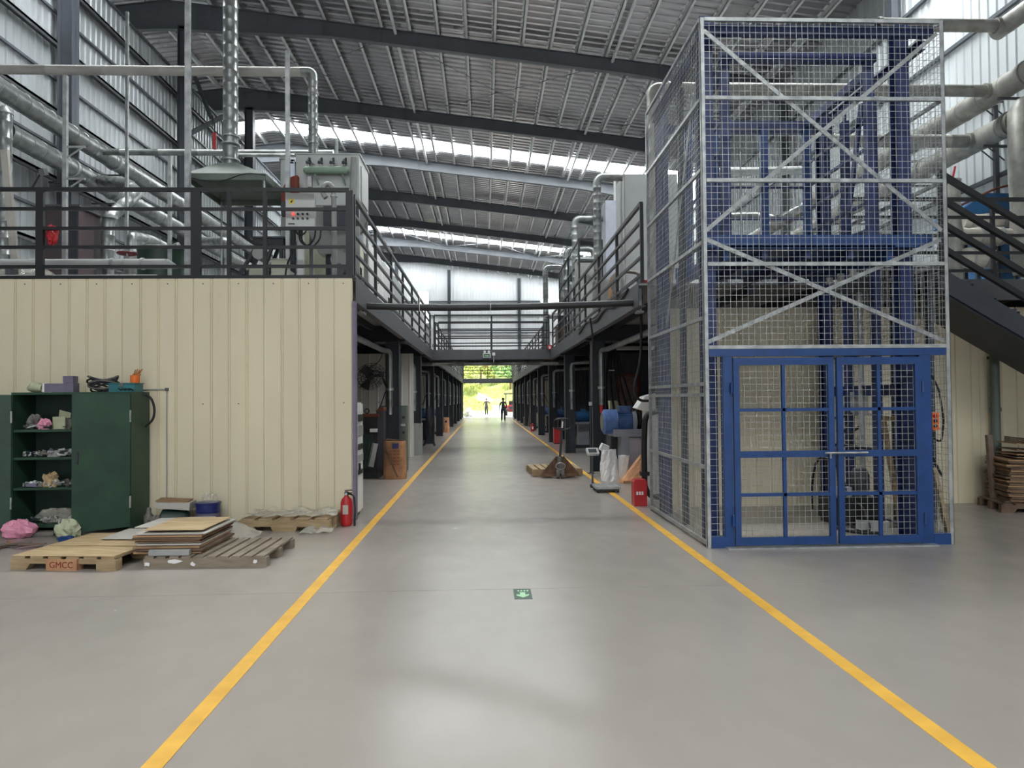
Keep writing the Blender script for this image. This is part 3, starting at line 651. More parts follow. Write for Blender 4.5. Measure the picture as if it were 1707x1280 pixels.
r = thing('branch_duct', 'small silver elbow duct standing on the deck near the green drum', 'duct', (-7, 14, DK))
b = P3(219, 392, 14); MB().duct([(b.x, 14, DK), (b.x, 14, b.z), P3(250, 398, 15), P3(282, 414, 16)], .085, .15, .3, 12).build('pipe', galv_duct, r, True)
r = thing('branch_duct', 'short grey elbow duct on the deck below the canopy hood', 'duct', (-4.2, 13, DK))
b = P3(377, 402, 13.0); MB().duct([P3(335, 402, 14.5), (b.x, 13.0, b.z), (b.x, 13.0, DK)], .08, .14, .3, 12).build('pipe', galv_duct, r, True)
r = thing('dust_riser', 'capped silver riser duct at the far left of the platform', 'duct', (-9.1, 14.0, DK))
a = P3(8, 190, 14.0)
MB().duct([(a.x, 14, DK), (a.x, 14, a.z)], .13, 0, .3, 14).build('pipe', galv_duct, r, True)
MB().lathe((a.x, 14, a.z), [(.15, 0), (.15, .03), (.06, .14), (.05, .15)], 14).build('cowl', galv, r, True)
# -- pipes lying along the front of the deck
r = thing('deck_pipe', 'pale grey duct lying along the front of the left deck behind the railing', 'duct', (-6.3, 10.75, DK))
z = P3(150, 440, 10.75).z; x1_ = P3(278, 440, 10.75).x
MB().duct([(-9.3, 10.75, z), (x1_, 10.75, z)], .075, 0, 1.1, 16).build('pipe', lightgrey, r, True)
MB().ring([((x1_, 10.75, z), .075), ((x1_+.16, 10.75, z-.05), .02)], 16).build('tapered_end', lightgrey, r, True)
for px in (188, 238): a = P3(px, 440, 10.75); MB().cyl((a.x-.02, 10.75, z), (a.x+.02, 10.75, z), .088).build('coupling', galv, r, True)
for x in (-8.6, -6.9, -5.6): box('cradle', slate2, r, x-.04, x+.04, 10.68, 10.82, DK, z-.06)
r = thing('deck_pipe', 'thin grey pipe lying on the left deck just above the cream wall', 'pipe', (-6.3, 10.45, DK))
MB().duct([(-9.3, 10.45, DK+.07), (P3(262, 459, 10.45).x, 10.45, DK+.07)], .045, 0, 1.3, 12).build('pipe', panelgrey, r, True)
for x in (-8.2, -6.4, -5.4): box('cradle', slate2, r, x-.03, x+.03, 10.41, 10.49, DK, DK+.03)
# -- drum, valve, maroon cabinet, bag, plank, lamp
a = P3(270, 430, 12.4); r = thing('storage_drum', 'low dark green drum on the left deck', 'drum', (a.x, 12.4, DK)); zt = P3(270, 415, 12.4).z
MB().lathe((a.x, 12.4, DK), [(.38, 0), (.4, .02), (.38, .05), (.38, zt-DK-.04), (.4, zt-DK-.02), (.38, zt-DK)], 24).build('shell', darkgreen, r, True)
cyl('lid_spout', panelgrey, r, (a.x+.15, 12.4, zt), (a.x+.3, 12.35, zt+.06), .05)
a = P3(212, 428, 11.0); r = thing('gate_valve', 'valve with a dark red handwheel above the pale deck duct', 'valve', (a.x, 11.0, DK))
cyl('body', panelgrey, r, (a.x, 11, DK), (a.x, 11, a.z), .045); cyl('spindle', galv, r, (a.x, 11, a.z), (a.x, 11, a.z+.1), .012)
MB().ring([((a.x+.13*math.cos(t*.5236), 11+.13*math.sin(t*.5236), a.z+.05), .018) for t in range(13)], 6, False).bar((a.x-.13, 11, a.z+.05), (a.x+.13, 11, a.z+.05), .02).build('handwheel', darkred, r, True)
a, b = P3(72, 345, 14.3), P3(131, 345, 14.3); r = thing('filter_cabinet', 'dark maroon steel cabinet at the far left of the platform', 'cabinet', ((a.x+b.x)/2, 14.6, DK))
box('body', mat('maroon_dark', (74,62,66), .6, var=.15, scale=3), r, a.x, b.x, 14.3, 15.1, DK, a.z); box('roof', slate2, r, a.x-.05, b.x+.05, 14.25, 15.15, a.z, a.z+.04)
box('door_frame', slate, r, b.x-.16, b.x-.02, 14.28, 14.3, DK+.1, a.z-.1); cyl('flue', oldduct, r, (a.x-.14, 14.6, DK), (a.x-.14, 14.6, a.z-.05), .13)
def blob(name, mt, par, c, rad, seed=1, amp=.25, n=10, flat=None):
    rnd = random.Random(seed); m = MB(); c = Vector(c); k = n*2; rows = []
    for i in range(n+1):
        th = math.pi*i/n
        for j in range(k):
            ph = 2*math.pi*j/k; f = 1+amp*(rnd.random()-.5)*(0 if i in (0, n) else 1)
            p = Vector((rad[0]*math.sin(th)*math.cos(ph), rad[1]*math.sin(th)*math.sin(ph), rad[2]*math.cos(th)))*f
            if flat is not None and c.z+p.z < flat: p.z = flat-c.z
            m.v.append(tuple(c+p))
    for i in range(n):
        for j in range(k): m.f.append((i*k+j, i*k+(j+1) % k, (i+1)*k+(j+1) % k, (i+1)*k+j))
    return m.build(name, mt, par)
a = P3(87, 392, 10.17); o = blob('red_bag', red, None, (a.x, 10.17, a.z), (.075, .05, .13), 3, .5); tag(o, 'crumpled dark red bag hanging on the platform railing', 'bag')
a, b = P3(33, 462, 10.95), P3(8, 250, 11.1); tag(MB().bar((a.x, 10.9, DK+.02), (b.x, 11.1, b.z), .1, .06).build('timber_plank', cardgrey), 'pale plank leaning upright behind the railing at far left', 'plank')
r = thing('floodlight', 'small grey floodlight on the left wall below the ducts', 'lamp', (-9.6, 16.5, 6.2)); a = P3(67, 287, 16.2)
MB().obox((a.x+.05, 16.2, a.z), (.22, .1, .14), (.3, 0, -.4)).build('housing', lightgrey, r); bar('arm', slate2, r, (a.x, 16.2, a.z-.05), (XL+.05, 16.2, a.z-.35), .03)
o = blob('film_heap', film, None, (P3(38, 434, 11.7).x, 11.7, DK+.2), (.55, .25, .24), 9, .5, 8, DK); tag(o, 'heap of clear plastic sheeting on the deck behind the railing', 'plastic film')
# -- belt feeder frame and bins
r = thing('belt_feeder', 'dark small belt machine on splayed legs beside the control box', 'machine', (-4.1, 11.8, DK))
a, b = P3(428, 402, 11.8), P3(478, 412, 11.8)
box('head', black, r, a.x, b.x, 11.6, 12.0, b.z, a.z); box('belt_cover', slate, r, a.x-.05, b.x+.02, 11.58, 12.02, a.z, a.z+.03)
for x, dx in ((a.x+.05, -.45), (a.x+.3, -.3), (b.x-.05, 0)): bar('leg', slate, r, (x, 11.65, b.z), (x+dx, 11.65, DK), .05); bar('leg', slate, r, (x, 11.95, b.z), (x+dx, 11.95, DK), .05)
MB().cyl((a.x+.08, 11.62, b.z-.13), (a.x+.08, 11.98, b.z-.13), .1, n=16).build('pulley', panelgrey, r, True); box('base_rail', slate2, r, a.x-.5, b.x, 11.62, 11.98, DK, DK+.06)
for k, (pa, pb, t, Yb) in enumerate(((452, 476, 432, 11.2), (415, 440, 446, 11.2), (455, 482, 452, 10.7))):
    x0, x1 = P3(pa, 440, Yb).x, P3(pb, 440, Yb).x; z1 = P3(pa, t, Yb).z
    o = thing('tool_bin', ['pale green bin, tallest of three on the deck beside the belt machine', 'pale green low bin left of the other two on the deck', 'flat pale green bin nearest the railing by the belt machine'][k], 'bin', ((x0+x1)/2, Yb, DK), group='pale bins on the left deck')
    MB().box(x0, x1, Yb, Yb+.25, DK, max(z1, DK+.06)).build('body', mat('bin_green%d' % k, (186,190,170), .5, var=.05), o); box('rim', lightgrey, o, x0-.01, x1+.01, Yb-.01, Yb+.26, max(z1, DK+.06), max(z1, DK+.06)+.012)
# -- dust collector
dc = thing('dust_collector', 'pale grey box dust collector with green air tank above the platform railing', 'dust collector', (-2.58, 12.45, DK))
cx0, cx1, cy0, cy1, cz0, cz1 = -3.1, -2.06, 12.0, 12.95, 4.9, 5.74
box('housing', lightgrey, dc, cx0, cx1, cy0, cy1, cz0, cz1); box('top_lip', lightgrey, dc, cx0-.02, cx1+.02, cy0-.02, cy1+.02, cz1, cz1+.02)
m = MB(); m.add([(cx0, cy0, cz0), (cx1, cy0, cz0), (cx1, cy1, cz0), (cx0, cy1, cz0), (-2.8, 12.3, 4.15), (-2.4, 12.3, 4.15), (-2.4, 12.65, 4.15), (-2.8, 12.65, 4.15)], [(0,1,5,4),(1,2,6,5),(2,3,7,6),(3,0,4,7),(4,5,6,7),(3,2,1,0)]); m.build('hopper', panelgrey, dc)
for x in (cx0+.04, cx1-.04):
    for y in (cy0+.04, cy1-.04): box('leg', panelgrey, dc, x-.035, x+.035, y-.035, y+.035, DK, cz0)
box('collecting_bin', lightgrey, dc, -2.85, -2.35, 12.25, 12.7, DK, 3.75); cyl('outlet_sleeve', slate, dc, (-2.6, 12.47, 3.75), (-2.6, 12.47, 4.16), .12)
box('belly_band', slate, dc, cx0+.45, cx1-.01, cy0-.015, cy0, 4.55, 4.88)
a, b = P3(508, 283.5, 11.88), P3(580, 283.5, 11.88)
tk = MB().ring([((a.x-.02, 11.88, a.z), .03), ((a.x, 11.88, a.z), .05), ((a.x+.02, 11.88, a.z), .062), ((b.x-.02, 11.88, a.z), .062), ((b.x, 11.88, a.z), .05), ((b.x+.02, 11.88, a.z), .03)], 18).build('air_tank', tankgreen, dc, True)
for px in (524, 569): x = P3(px, 290, 11.88).x; tube('tank_stay', tankgreen, dc, [(x, 11.88, a.z-.05), (x+.03, 11.9, a.z-.13), (x+.05, 11.97, a.z-.22)], .014, 8, .06)
for px in (514, 534, 553.5, 574):
    x = P3(px, 265, 11.9).x; v = MB().cyl((x, 11.9, a.z+.05), (x, 11.9, a.z+.17), .018, n=10).build('pulse_valve', galv, dc, True)
    MB().lathe((x, 11.9, a.z+.11), [(.03, 0), (.045, .01), (.045, .04), (.03, .05), (.02, .08)], 14).build('diaphragm', slate2, v, True); cyl('coil', black, v, (x+.03, 11.87, a.z+.14), (x+.03, 11.87, a.z+.2), .018, n=10)
cyl('blow_pipe', panelgrey, dc, (P3(590, 264, 11.94).x, 11.94, P3(590, 263, 11.94).z), (P3(586, 264, 11.94).x, 11.94, cz0-.1), .05)
box('regulator', galv, dc, P3(514, 300, 11.95).x, P3(520, 300, 11.95).x, 11.92, 11.99, P3(514, 312, 11.95).z, P3(514, 294, 11.95).z)
tube('air_hose', rubber, dc, [P3(514, 262, 11.86), P3(520, 272, 11.86), P3(525, 275, 11.84)], .006, 6, .03); cyl('stub_pipe', galv, dc, (P3(561, 240, 12.4).x, 12.4, cz1), (P3(561, 240, 12.4).x, 12.4, P3(561, 232, 12.4).z), .03)
box('inspection_door', lightgrey, dc, cx1, cx1+.02, 12.15, 12.8, 5.0, 5.6); box('name_plate', white, dc, cx1, cx1+.012, 12.3, 12.6, 4.2, 4.5)
MB().cyl((-2.4, 12.0, 4.0), (-2.4, 12.25, 4.0), .14, n=20).build('blower_casing', panelgrey, dc, True)
m = MB().cyl((-2.36, 11.75, 3.78), (-2.36, 12.1, 3.78), .1, n=18)
for k in range(14): t = k*2*math.pi/14; m.bar((-2.36+.105*math.cos(t), 11.76, 3.78+.105*math.sin(t)), (-2.36+.105*math.cos(t), 12.05, 3.78+.105*math.sin(t)), .01)
m.build('blower_motor', slate2, dc, True)
# belt guard
r = thing('belt_guard', 'rust-red rounded belt guard beside the dust collector', 'guard', (-3.3, 11.8, DK))
c = P3(497, 330, 11.8); R_ = .26
MB().prism([(c.x, c.z-.25)]+[(c.x-R_*math.sin(t*math.pi/20), c.z-.02+(R_+.12)*math.cos(t*math.pi/20)) for t in range(0, 11)]+[(c.x-R_, c.z-.25)], 11.75, 11.88).build('shell', mat('belt_guard_red', (128,52,34), .6, var=.2, scale=6), r)
box('warning_strip', orange, r, c.x-.16, c.x-.12, 11.742, 11.75, c.z-.02, c.z+.16); box('stand', slate, r, c.x-.2, c.x-.05, 11.77, 11.87, DK, c.z-.25)
# goose-neck pipe in front
r = thing('gooseneck_pipe', 'grey riser pipe with a curled goose-neck top behind the railing corner', 'pipe', (-2.3, 10.9, DK))
x = P3(557, 400, 10.9).x; z = P3(557, 322, 10.9).z
MB().tube([(x, 10.9, DK), (x, 10.9, z), (x-.02, 10.9, z+.1), (x-.09, 10.9, z+.15), (x-.16, 10.9, z+.1), (x-.17, 10.9, z), (x-.12, 10.9, z-.07)], .04, 14, .08).build('pipe', panelgrey, r, True)
MB().cyl((x, 10.9, z-.06), (x, 10.9, z-.03), .055).build('flange', galv, r, True); cyl('valve_knob', darkred, r, (x+.02, 10.86, DK+.12), (x+.06, 10.82, DK+.12), .03)
r = thing('riser_pipe', 'stout pale riser pipe left of the dust collector', 'pipe', (-3.6, 12.9, DK)); a = P3(475, 268, 12.9)
cyl('pipe', lightgrey, r, (a.x, 12.9, DK), (a.x, 12.9, a.z), .075); cyl('flange', galv, r, (a.x, 12.9, a.z), (a.x, 12.9, a.z+.03), .1)
# control box on the railing
cb = thing('button_station', 'grey control box with two rows of push buttons hung behind the railing', 'control panel', (-2.6, 10.3, 4.1))
a, b = P3(480, 326, 10.3), P3(526, 379, 10.3)
box('housing', panelgrey, cb, a.x, b.x, 10.22, 10.34, b.z, a.z); box('lid_edge', lightgrey, cb, a.x-.008, b.x+.008, 10.205, 10.22, b.z-.008, a.z+.008)
for i in range(8):
    x = a.x+(b.x-a.x)*(.26+.17*(i % 4)); z = b.z+(a.z-b.z)*(.36 if i < 4 else .22)
    MB().cyl((x, 10.205, z), (x, 10.185, z), .016, n=12).build('push_button', lampred if i == 0 else (darkgreen if i == 4 else black), cb, True)
zt = b.z+(a.z-b.z)*.76; xt = a.x+(b.x-a.x)*.2
MB().prism([(xt-.035, zt-.035), (xt+.035, zt-.035), (xt+.035, zt+.035), (xt-.035, zt+.035)], 10.2, 10.205).build('warning_label', mat('warning_yellow', (214,190,60), .5, var=.05), cb)
MB().prism([(xt-.02, zt-.02), (xt+.005, zt-.02), (xt+.02, zt+.02), (xt-.005, zt+.01)], 10.198, 10.2).build('warning_bolt', black, cb)
box('name_strip', black, cb, a.x+.03, a.x+.12, 10.2, 10.205, b.z+.02, b.z+.035)
for k, (p, q, d) in enumerate(((.3, .62, .12), (.42, .95, .28), (.5, 1.15, .3))):
    w_ = b.x-a.x; tube('cable', rubber, cb, [(a.x+w_*p, 10.28, b.z), (a.x+w_*p, 10.28, b.z-d*.7), (a.x+w_*(p+q)/2, 10.3, b.z-d), (a.x+w_*q, 10.32, b.z-d*.6), (a.x+w_*q, 10.4, b.z+.02)], .012, 8, .1)
tube('cable', rubber, cb, [(a.x+.1, 10.28, b.z), (a.x+.1, 10.3, b.z-.3), (a.x-.02, 10.32, b.z-.5), (a.x-.06, 10.35, DK+.02)], .013, 8, .12)
box('bracket', black, cb, a.x-.08, a.x, 10.24, 10.32, a.z-.3, a.z-.1); box('stand_post', lightgrey, cb, a.x+.12, a.x+.2, 10.34, 10.42, DK, a.z-.05)
# cabinets further along the left platform
cabm = mat('pale_green_cabinet', (196,200,172), .5, var=.05, scale=1.5)
for k, (y0, y1, mm, h) in enumerate(((13.7, 15.3, cabm, 1.55), (15.6, 17.5, white, 1.75), (17.8, 19.7, white, 1.75), (20.0, 22.2, lightgrey, 1.75), (28.5, 30.5, white, 1.8), (33, 36, lightgrey, 1.8), (40, 44, white, 1.9))):
    r = thing('switch_cabinet', '%s steel cabinet on the left platform, %s along the aisle railing' % (('pale green' if k == 0 else 'white' if mm is white else 'light grey'), ['first', 'second', 'third', 'fourth', 'fifth', 'sixth', 'seventh'][k]), 'cabinet', (-2.95, (y0+y1)/2, DK), group='cabinets on the left platform')
    box('body', mm, r, -3.4, -2.5, y0, y1, DK, DK+h)
    yc = (y0+y1)/2
    for a_, b_ in ((y0+.04, yc-.01), (yc+.01, y1-.04)):
        d_ = box('door', mm, r, -2.5, -2.475, a_, b_, DK+.1, DK+h-.05); MB().box(-2.475, -2.45, (b_ if a_ < yc-.3 else a_+.08)-.06, (b_ if a_ < yc-.3 else a_+.08)-.03, DK+.8, DK+.95).build('handle', black, d_)
# ================================================================== plant on the right platform
r = thing('dust_collector', 'tall pale grey filter tower with a silver elbow duct on the right platform', 'dust collector', (3.5, 16.1, DK))
zt = P3(1040, 290, 15.7).z
box('housing', lightgrey, r, 3.12, 4.3, 15.7, 16.6, DK+.5, zt); box('seam', panelgrey, r, 3.1, 3.13, 15.68, 16.62, DK+.5, zt)
for x in (3.18, 4.24):
    for y in (15.76, 16.54): box('leg', panelgrey, r, x-.05, x+.05, y-.05, y+.05, DK, DK+.5)
z1 = P3(1010, 295, 15.9).z; x1_ = P3(995, 300, 15.9).x; zb = P3(995, 432, 15.9).z
MB().duct([(3.15, 15.9, z1), (x1_, 15.9, z1), (x1_, 15.9, DK+.9)], .088, .17, .16, 16).build('elbow_duct', galv_duct, r, True)
box('fan_box', panelgrey, r, x1_-.09, 3.0, 15.72, 16.15, DK, DK+.9)
r = thing('dust_collector', 'narrower grey filter tower behind the tall one on the right platform', 'dust collector', (3.6, 20.3, DK))
zt = P3(1020, 334, 19.8).z
box('housing', machgrey, r, P3(1010, 400, 19.8).x, 4.4, 19.8, 20.8, DK, zt); cyl('vent_pipe', lightgrey, r, (3.7, 20.0, zt), (3.7, 20.0, zt+.6), .035)
z1 = P3(985, 364, 20.3).z; x1_ = P3(958, 370, 20.3).x
MB().duct([(3.4, 20.3, z1), (x1_, 20.3, z1), (x1_, 20.3, DK)], .088, .17, .2, 16).build('elbow_duct', galv_duct, r, True)
for k, (pa, pb, py, Y, rr) in enumerate(((990, 944, 415, 22.8, .1), (938, 909, 446, 30.5, .11))):
    a, b = P3(pa, py, Y), P3(pb, py, Y)
    r = thing('exhaust_pipe', ['silver goose-neck exhaust pipe behind the filter towers on the right platform', 'small silver goose-neck exhaust pipe nearest the footbridge on the right platform'][k], 'duct', (b.x, Y, DK))
    MB().duct([(a.x, Y, DK), (a.x, Y, a.z), (b.x, Y, b.z), (b.x, Y, DK)], rr, .2, .3, 14).build('pipe', galv_duct, r, True); MB().cyl((b.x, Y, b.z-.3), (b.x, Y, b.z-.27), rr*1.2).build('flange', galv, r, True)
a, b = P3(962, 432, 19.2), P3(996, 432, 19.2)
r = thing('mixing_machine', 'grey boxy machine under the elbow ducts on the right platform', 'machine', ((a.x+b.x)/2, 19.2, DK)); box('body', panelgrey, r, a.x, b.x, 19.2, 19.75, DK+.12, a.z); box('lid', lightgrey, r, a.x-.03, b.x+.03, 19.17, 19.76, a.z, a.z+.05)
for x in (a.x+.04, b.x-.04): box('foot', slate, r, x-.04, x+.04, 19.25, 19.7, DK, DK+.12)
r = thing('leaning_boards', 'beige boards leaning upright behind the right platform railing', 'boards', (2.75, 15.0, DK))
for k in range(3): MB().obox((2.62+.05*k, 14.6+.3*k, DK+.42), (.02, .9, .84), (0, .12, 0)).build('board', [card, cardgrey, ply][k], r)
for k, (x, y, s, h, lab) in enumerate(((3.18, 13.0, .45, .35, 'brown carton on the right platform nearest the mesh cage'), (3.22, 13.02, .36, .28, 'smaller brown carton stacked on top of the other by the mesh cage'))):
    z = DK+(0 if k == 0 else .36); o = thing('carton', lab, 'box', (x, y, z)); box('body', card, o, x-s/2, x+s/2, y-s/2, y+s/2, z, z+h); box('tape', cardgrey, o, x-.03, x+.03, y-s/2-.002, y+s/2+.002, z+h, z+h+.002)
r = thing('gate_valve', 'red handwheel valve between brown pipes on the right platform edge', 'valve', (2.75, 12.3, DK)); cyl('body', rust, r, (2.75, 12.3, DK), (2.75, 12.3, DK+.25), .06)
MB().ring([((2.75+.1*math.cos(t*.5236), 12.3+.1*math.sin(t*.5236), DK+.3), .016) for t in range(13)], 6, False).bar((2.65, 12.3, DK+.3), (2.85, 12.3, DK+.3), .02).cyl((2.75, 12.3, DK+.2), (2.75, 12.3, DK+.3), .015).build('handwheel', red, r, True)
tube('pipe', rust, r, [(2.75, 12.36, DK+.1), (2.75, 13.2, DK+.1), (2.75, 13.5, DK+.0)], .035, 10, .1)
r = thing('pump_set', 'dark oily pump set behind the right platform railing', 'pump', (2.85, 14.0, DK))
box('bed_plate', slate, r, 2.55, 3.15, 13.75, 14.3, DK, DK+.08); MB().cyl((2.62, 14.0, DK+.28), (3.0, 14.0, DK+.28), .15, n=18).build('motor', slate2, r, True); MB().cyl((3.0, 14.0, DK+.25), (3.14, 14.0, DK+.25), .17, n=18).build('volute', rust, r, True)
tube('outlet_pipe', dirt, r, [(3.07, 14.0, DK+.4), (3.07, 14.0, DK+.75), (2.75, 14.1, DK+.8), (2.6, 14.4, DK+.5)], .035, 10, .12); cyl('tall_flask', oldduct, r, (2.62, 14.22, DK+.08), (2.62, 14.22, DK+.75), .06)
r = thing('cable_run', 'sagging bundle of cables tied along the right platform edge beam', 'cables', (2.27, 13, MZ-.3))
for k in range(3): tube('cable', [rubber, dirt, rubber][k], r, [(2.285, 11.3, 3.38), (2.28-.015*k, 12.4, 3.2+.05*k), (2.285, 13.4, 3.37), (2.275, 14.6, 3.18+.06*k), (2.285, 15.9, 3.37), (2.28, 17.2, 3.3-.05*k)], .016, 7, .5)
r = thing('barrel_stack', 'brown timber crates stacked on the right platform near the footbridge', 'crates', (3.1, 27.6, DK))
for k in range(3):
    for i in range(4): box('slat', carddark, r, 2.75, 3.6, 27.3, 27.32, DK+.35*k+.08*i+.02, DK+.35*k+.08*i+.08)
    box('core', carddark, r, 2.77, 3.58, 27.325, 28.0, DK+.35*k, DK+.35*k+.34)
r = thing('roof_cowl', 'small dark canopy on a post beside the far end of the right platform', 'canopy', (3.25, 30, DK)); cyl('post', slate, r, (3.2, 30, DK), (3.2, 30, DK+1.7), .04)
MB().lathe((3.2, 30, DK+1.7), [(.65, 0), (.6, .03), (.1, .22)], 16).build('cap', slate, r, True)
# ---- ducts on the right wall and across behind the cage
for X, z, y0, y1, rr, lab in ((9.35, 7.16, 9.3, 34, .2, 'upper pale duct running along the right wall behind the stair'), (9.35, 6.45, 12.2, 34, .2, 'lower pale duct running along the right wall behind the stair'), (9.35, 8.25, 8.6, 12.6, .16, 'topmost short pale duct in the upper right corner')):
    r = thing('spiral_duct', lab, 'duct', (X, y0, z-rr)); MB().duct([(X, y0, z), (X, y1, z)], rr, 0, .55, 18).build('pipe', oldduct, r, True)
    for y in (y0+.12, y0+2.6, y0+6): 
        if y < y1: MB().cyl((X, y-.04, z), (X, y+.04, z), rr*1.14, n=18).build('coupling', oldduct, r, True); bar('wall_bracket', slate2, r, (XR-.03, y+.5, z-rr-.02), (X-.15, y+.5, z-rr-.02), .04)
for x0, x1, Y, z, rr, lab in ((3.3, 9.2, 12.6, 7.16, .105, 'grey cross duct behind the cage joining the upper right wall duct'), (7.0, 9.25, 12.35, 8.22, .11, 'grey cross duct above the cage in the upper right corner'), (6.5, 9.2, 13.1, 6.42, .12, 'grey cross duct joining the lower right wall duct')):
    r = thing('cross_duct', lab, 'duct', ((x0+x1)/2, Y, z-rr)); MB().duct([(x0, Y, z), (x1, Y, z)], rr, 0, .7, 16).build('pipe', oldduct, r, True); MB().cyl((x1-.12, Y, z), (x1-.02, Y, z), rr*1.25, n=16).build('collar', oldduct, r, True); MB().cyl((x0, Y, z), (x0+.04, Y, z), rr*1.15, n=16).build('collar', oldduct, r, True)
r = thing('cross_duct', 'grey elbow dropping from the left end of the cross duct behind the cage', 'duct', (2.9, 12.6, DK)); MB().duct([(3.3, 12.6, 7.16), (3.02, 12.6, 7.16), (3.02, 12.6, DK)], .1, .2, .4, 14).build('pipe', oldduct, r, True)
r = thing('cross_duct', 'pale low pipe crossing behind the lift car at head height', 'duct', (4.2, 14.8, 5.0)); MB().duct([P3(1195, 287, 14.8), P3(1345, 284, 14.8)], .09, 0, .5, 14).build('pipe', lightgrey, r, True); [bar('hanger_leg', slate2, r, (x, 14.8, DK), (x, 14.8, P3(1250, 290, 14.8).z), .05) for x in (5.0, 6.4)]
r = thing('cross_duct', 'pale elbow duct low behind the lift car', 'duct', (4.6, 15.2, DK)); MB().duct([P3(1180, 362, 15.2), P3(1262, 360, 15.2), P3(1300, 366, 14.8), P3(1350, 338, 14.4)], .085, .12, .25, 14).build('pipe', galv_duct, r, True); bar('hanger_leg', slate2, r, (5.2, 15.2, DK), (5.2, 15.2, P3(1220, 366, 15.2).z), .05)
def rpost(px, ytop, Y, lab):
    a = P3(px, 300, Y); b = P3(px, ytop, Y); r = thing('support_post', lab, 'post', (a.x, Y, DK)); box('tube', slate2, r, a.x-.04, a.x+.04, Y-.04, Y+.04, DK, b.z); box('base_plate', slate2, r, a.x-.08, a.x+.08, Y-.08, Y+.08, DK, DK+.012)
    for yb in (170, 245): z = P3(px, yb, Y).z; bar('bracket', slate2, r, (a.x, Y, z), (a.x-.4, Y, z), .03); bar('bracket_stay', slate2, r, (a.x, Y, z-.3), (a.x-.38, Y, z), .02)
rpost(1679, 48, 13.75, 'tall grey post at the far right in front of the pale ducts'); rpost(1661, 176, 13.75, 'shorter grey post at the far right behind the taller one')
r = thing('wrapped_tank', 'tall tank wrapped in pale insulation at the right edge', 'tank', (9.1, 12.0, DK)); a = P3(1708, 160, 12.0)
MB().lathe((a.x, 12.0, DK+.35), [(.22, 0), (.25, .1), (.27, .6), (.25, 1.2), (.27, 1.8), (.26, a.z-DK-.6), (.15, a.z-DK-.42), (.02, a.z-DK-.35)], 18).build('shell', oldduct, r, True)
for k in range(3): t = k*2.1; bar('leg', slate, r, (a.x+.2*math.cos(t), 12+.2*math.sin(t), DK), (a.x+.2*math.cos(t), 12+.2*math.sin(t), DK+.5), .05)
r = thing('blue_machine', 'large blue machine casing on the right platform behind the stair', 'machine', (9.0, 13.1, DK))
Yb = 12.75; a, b, c = P3(1598, 368, Yb), P3(1642, 322, Yb), P3(1716, 322, Yb)
MB().prism([(a.x, a.z), (a.x+.06, a.z+.2), (b.x, b.z), (9.8, b.z), (9.8, a.z)], Yb, 13.55).build('hood', machineblue, r)
e = P3(1655, 405, Yb); box('body', machineblue, r, e.x, 9.8, Yb+.02, 13.55, DK+.1, a.z); box('seam_rib', machineblue, r, e.x+.45, e.x+.49, Yb-.01, Yb+.02, DK+.1, a.z); box('base', slate, r, e.x, 9.82, Yb, 13.55, DK, DK+.1)
tube('handrail_pipe', rust, r, [P3(1602, 342, 12.7), P3(1660, 314, 12.7), P3(1690, 307, 12.7)], .02, 8, .1)
wrap = mat('insulation_wrap', (196,192,182), .75, var=.2, scale=6, c2=(158,150,138), bump=.5)
for k, (pa, pb, py, Y, rr) in enumerate(((1604, 1684, 368, 12.4, .12), (1578, 1684, 394, 12.1, .15), (1582, 1652, 430, 12.0, .17))):
    a, b = P3(pa, py, Y), P3(pb, py, Y); r = thing('insulated_duct', ['upper pale wrapped duct in front of the blue machine', 'middle pale wrapped duct in front of the blue machine', 'lowest short pale wrapped duct in front of the blue machine'][k], 'duct', (a.x, Y, a.z-rr))
    n = 9; rnd = random.Random(k); MB().ring([((a.x+(b.x-a.x)*i/n, Y, a.z), rr*(.9+.2*rnd.random())) for i in range(n+1)], 14).build('wrap', wrap, r, True)
    for i in range(3): x = a.x+(b.x-a.x)*(i+.5)/3; MB().cyl((x-.02, Y, a.z), (x+.02, Y, a.z), rr*1.1, n=14).build('strap', galv, r, True)
    for i in (.15, .85): x = a.x+(b.x-a.x)*i; box('saddle_leg', slate, r, x-.03, x+.03, Y+rr*.9, Y+rr*.9+.05, DK, a.z)
r = thing('insulated_riser', 'pale wrapped riser pipe with a lever valve right of the cage', 'pipe', (7.1, 11.6, DK)); a = P3(1588, 303, 11.6)
MB().lathe((a.x, 11.6, DK), [(.12, 0), (.12, .9), (.14, 1.0), (.12, 1.1), (.11, a.z-DK-.05), (.06, a.z-DK)], 14).build('pipe', oldduct, r, True); cyl('flange', galv, r, (a.x, 11.6, a.z), (a.x, 11.6, a.z+.03), .13); bar('lever', red, r, (a.x, 11.6, a.z+.05), (a.x+.05, 11.6, a.z+.26), .025)
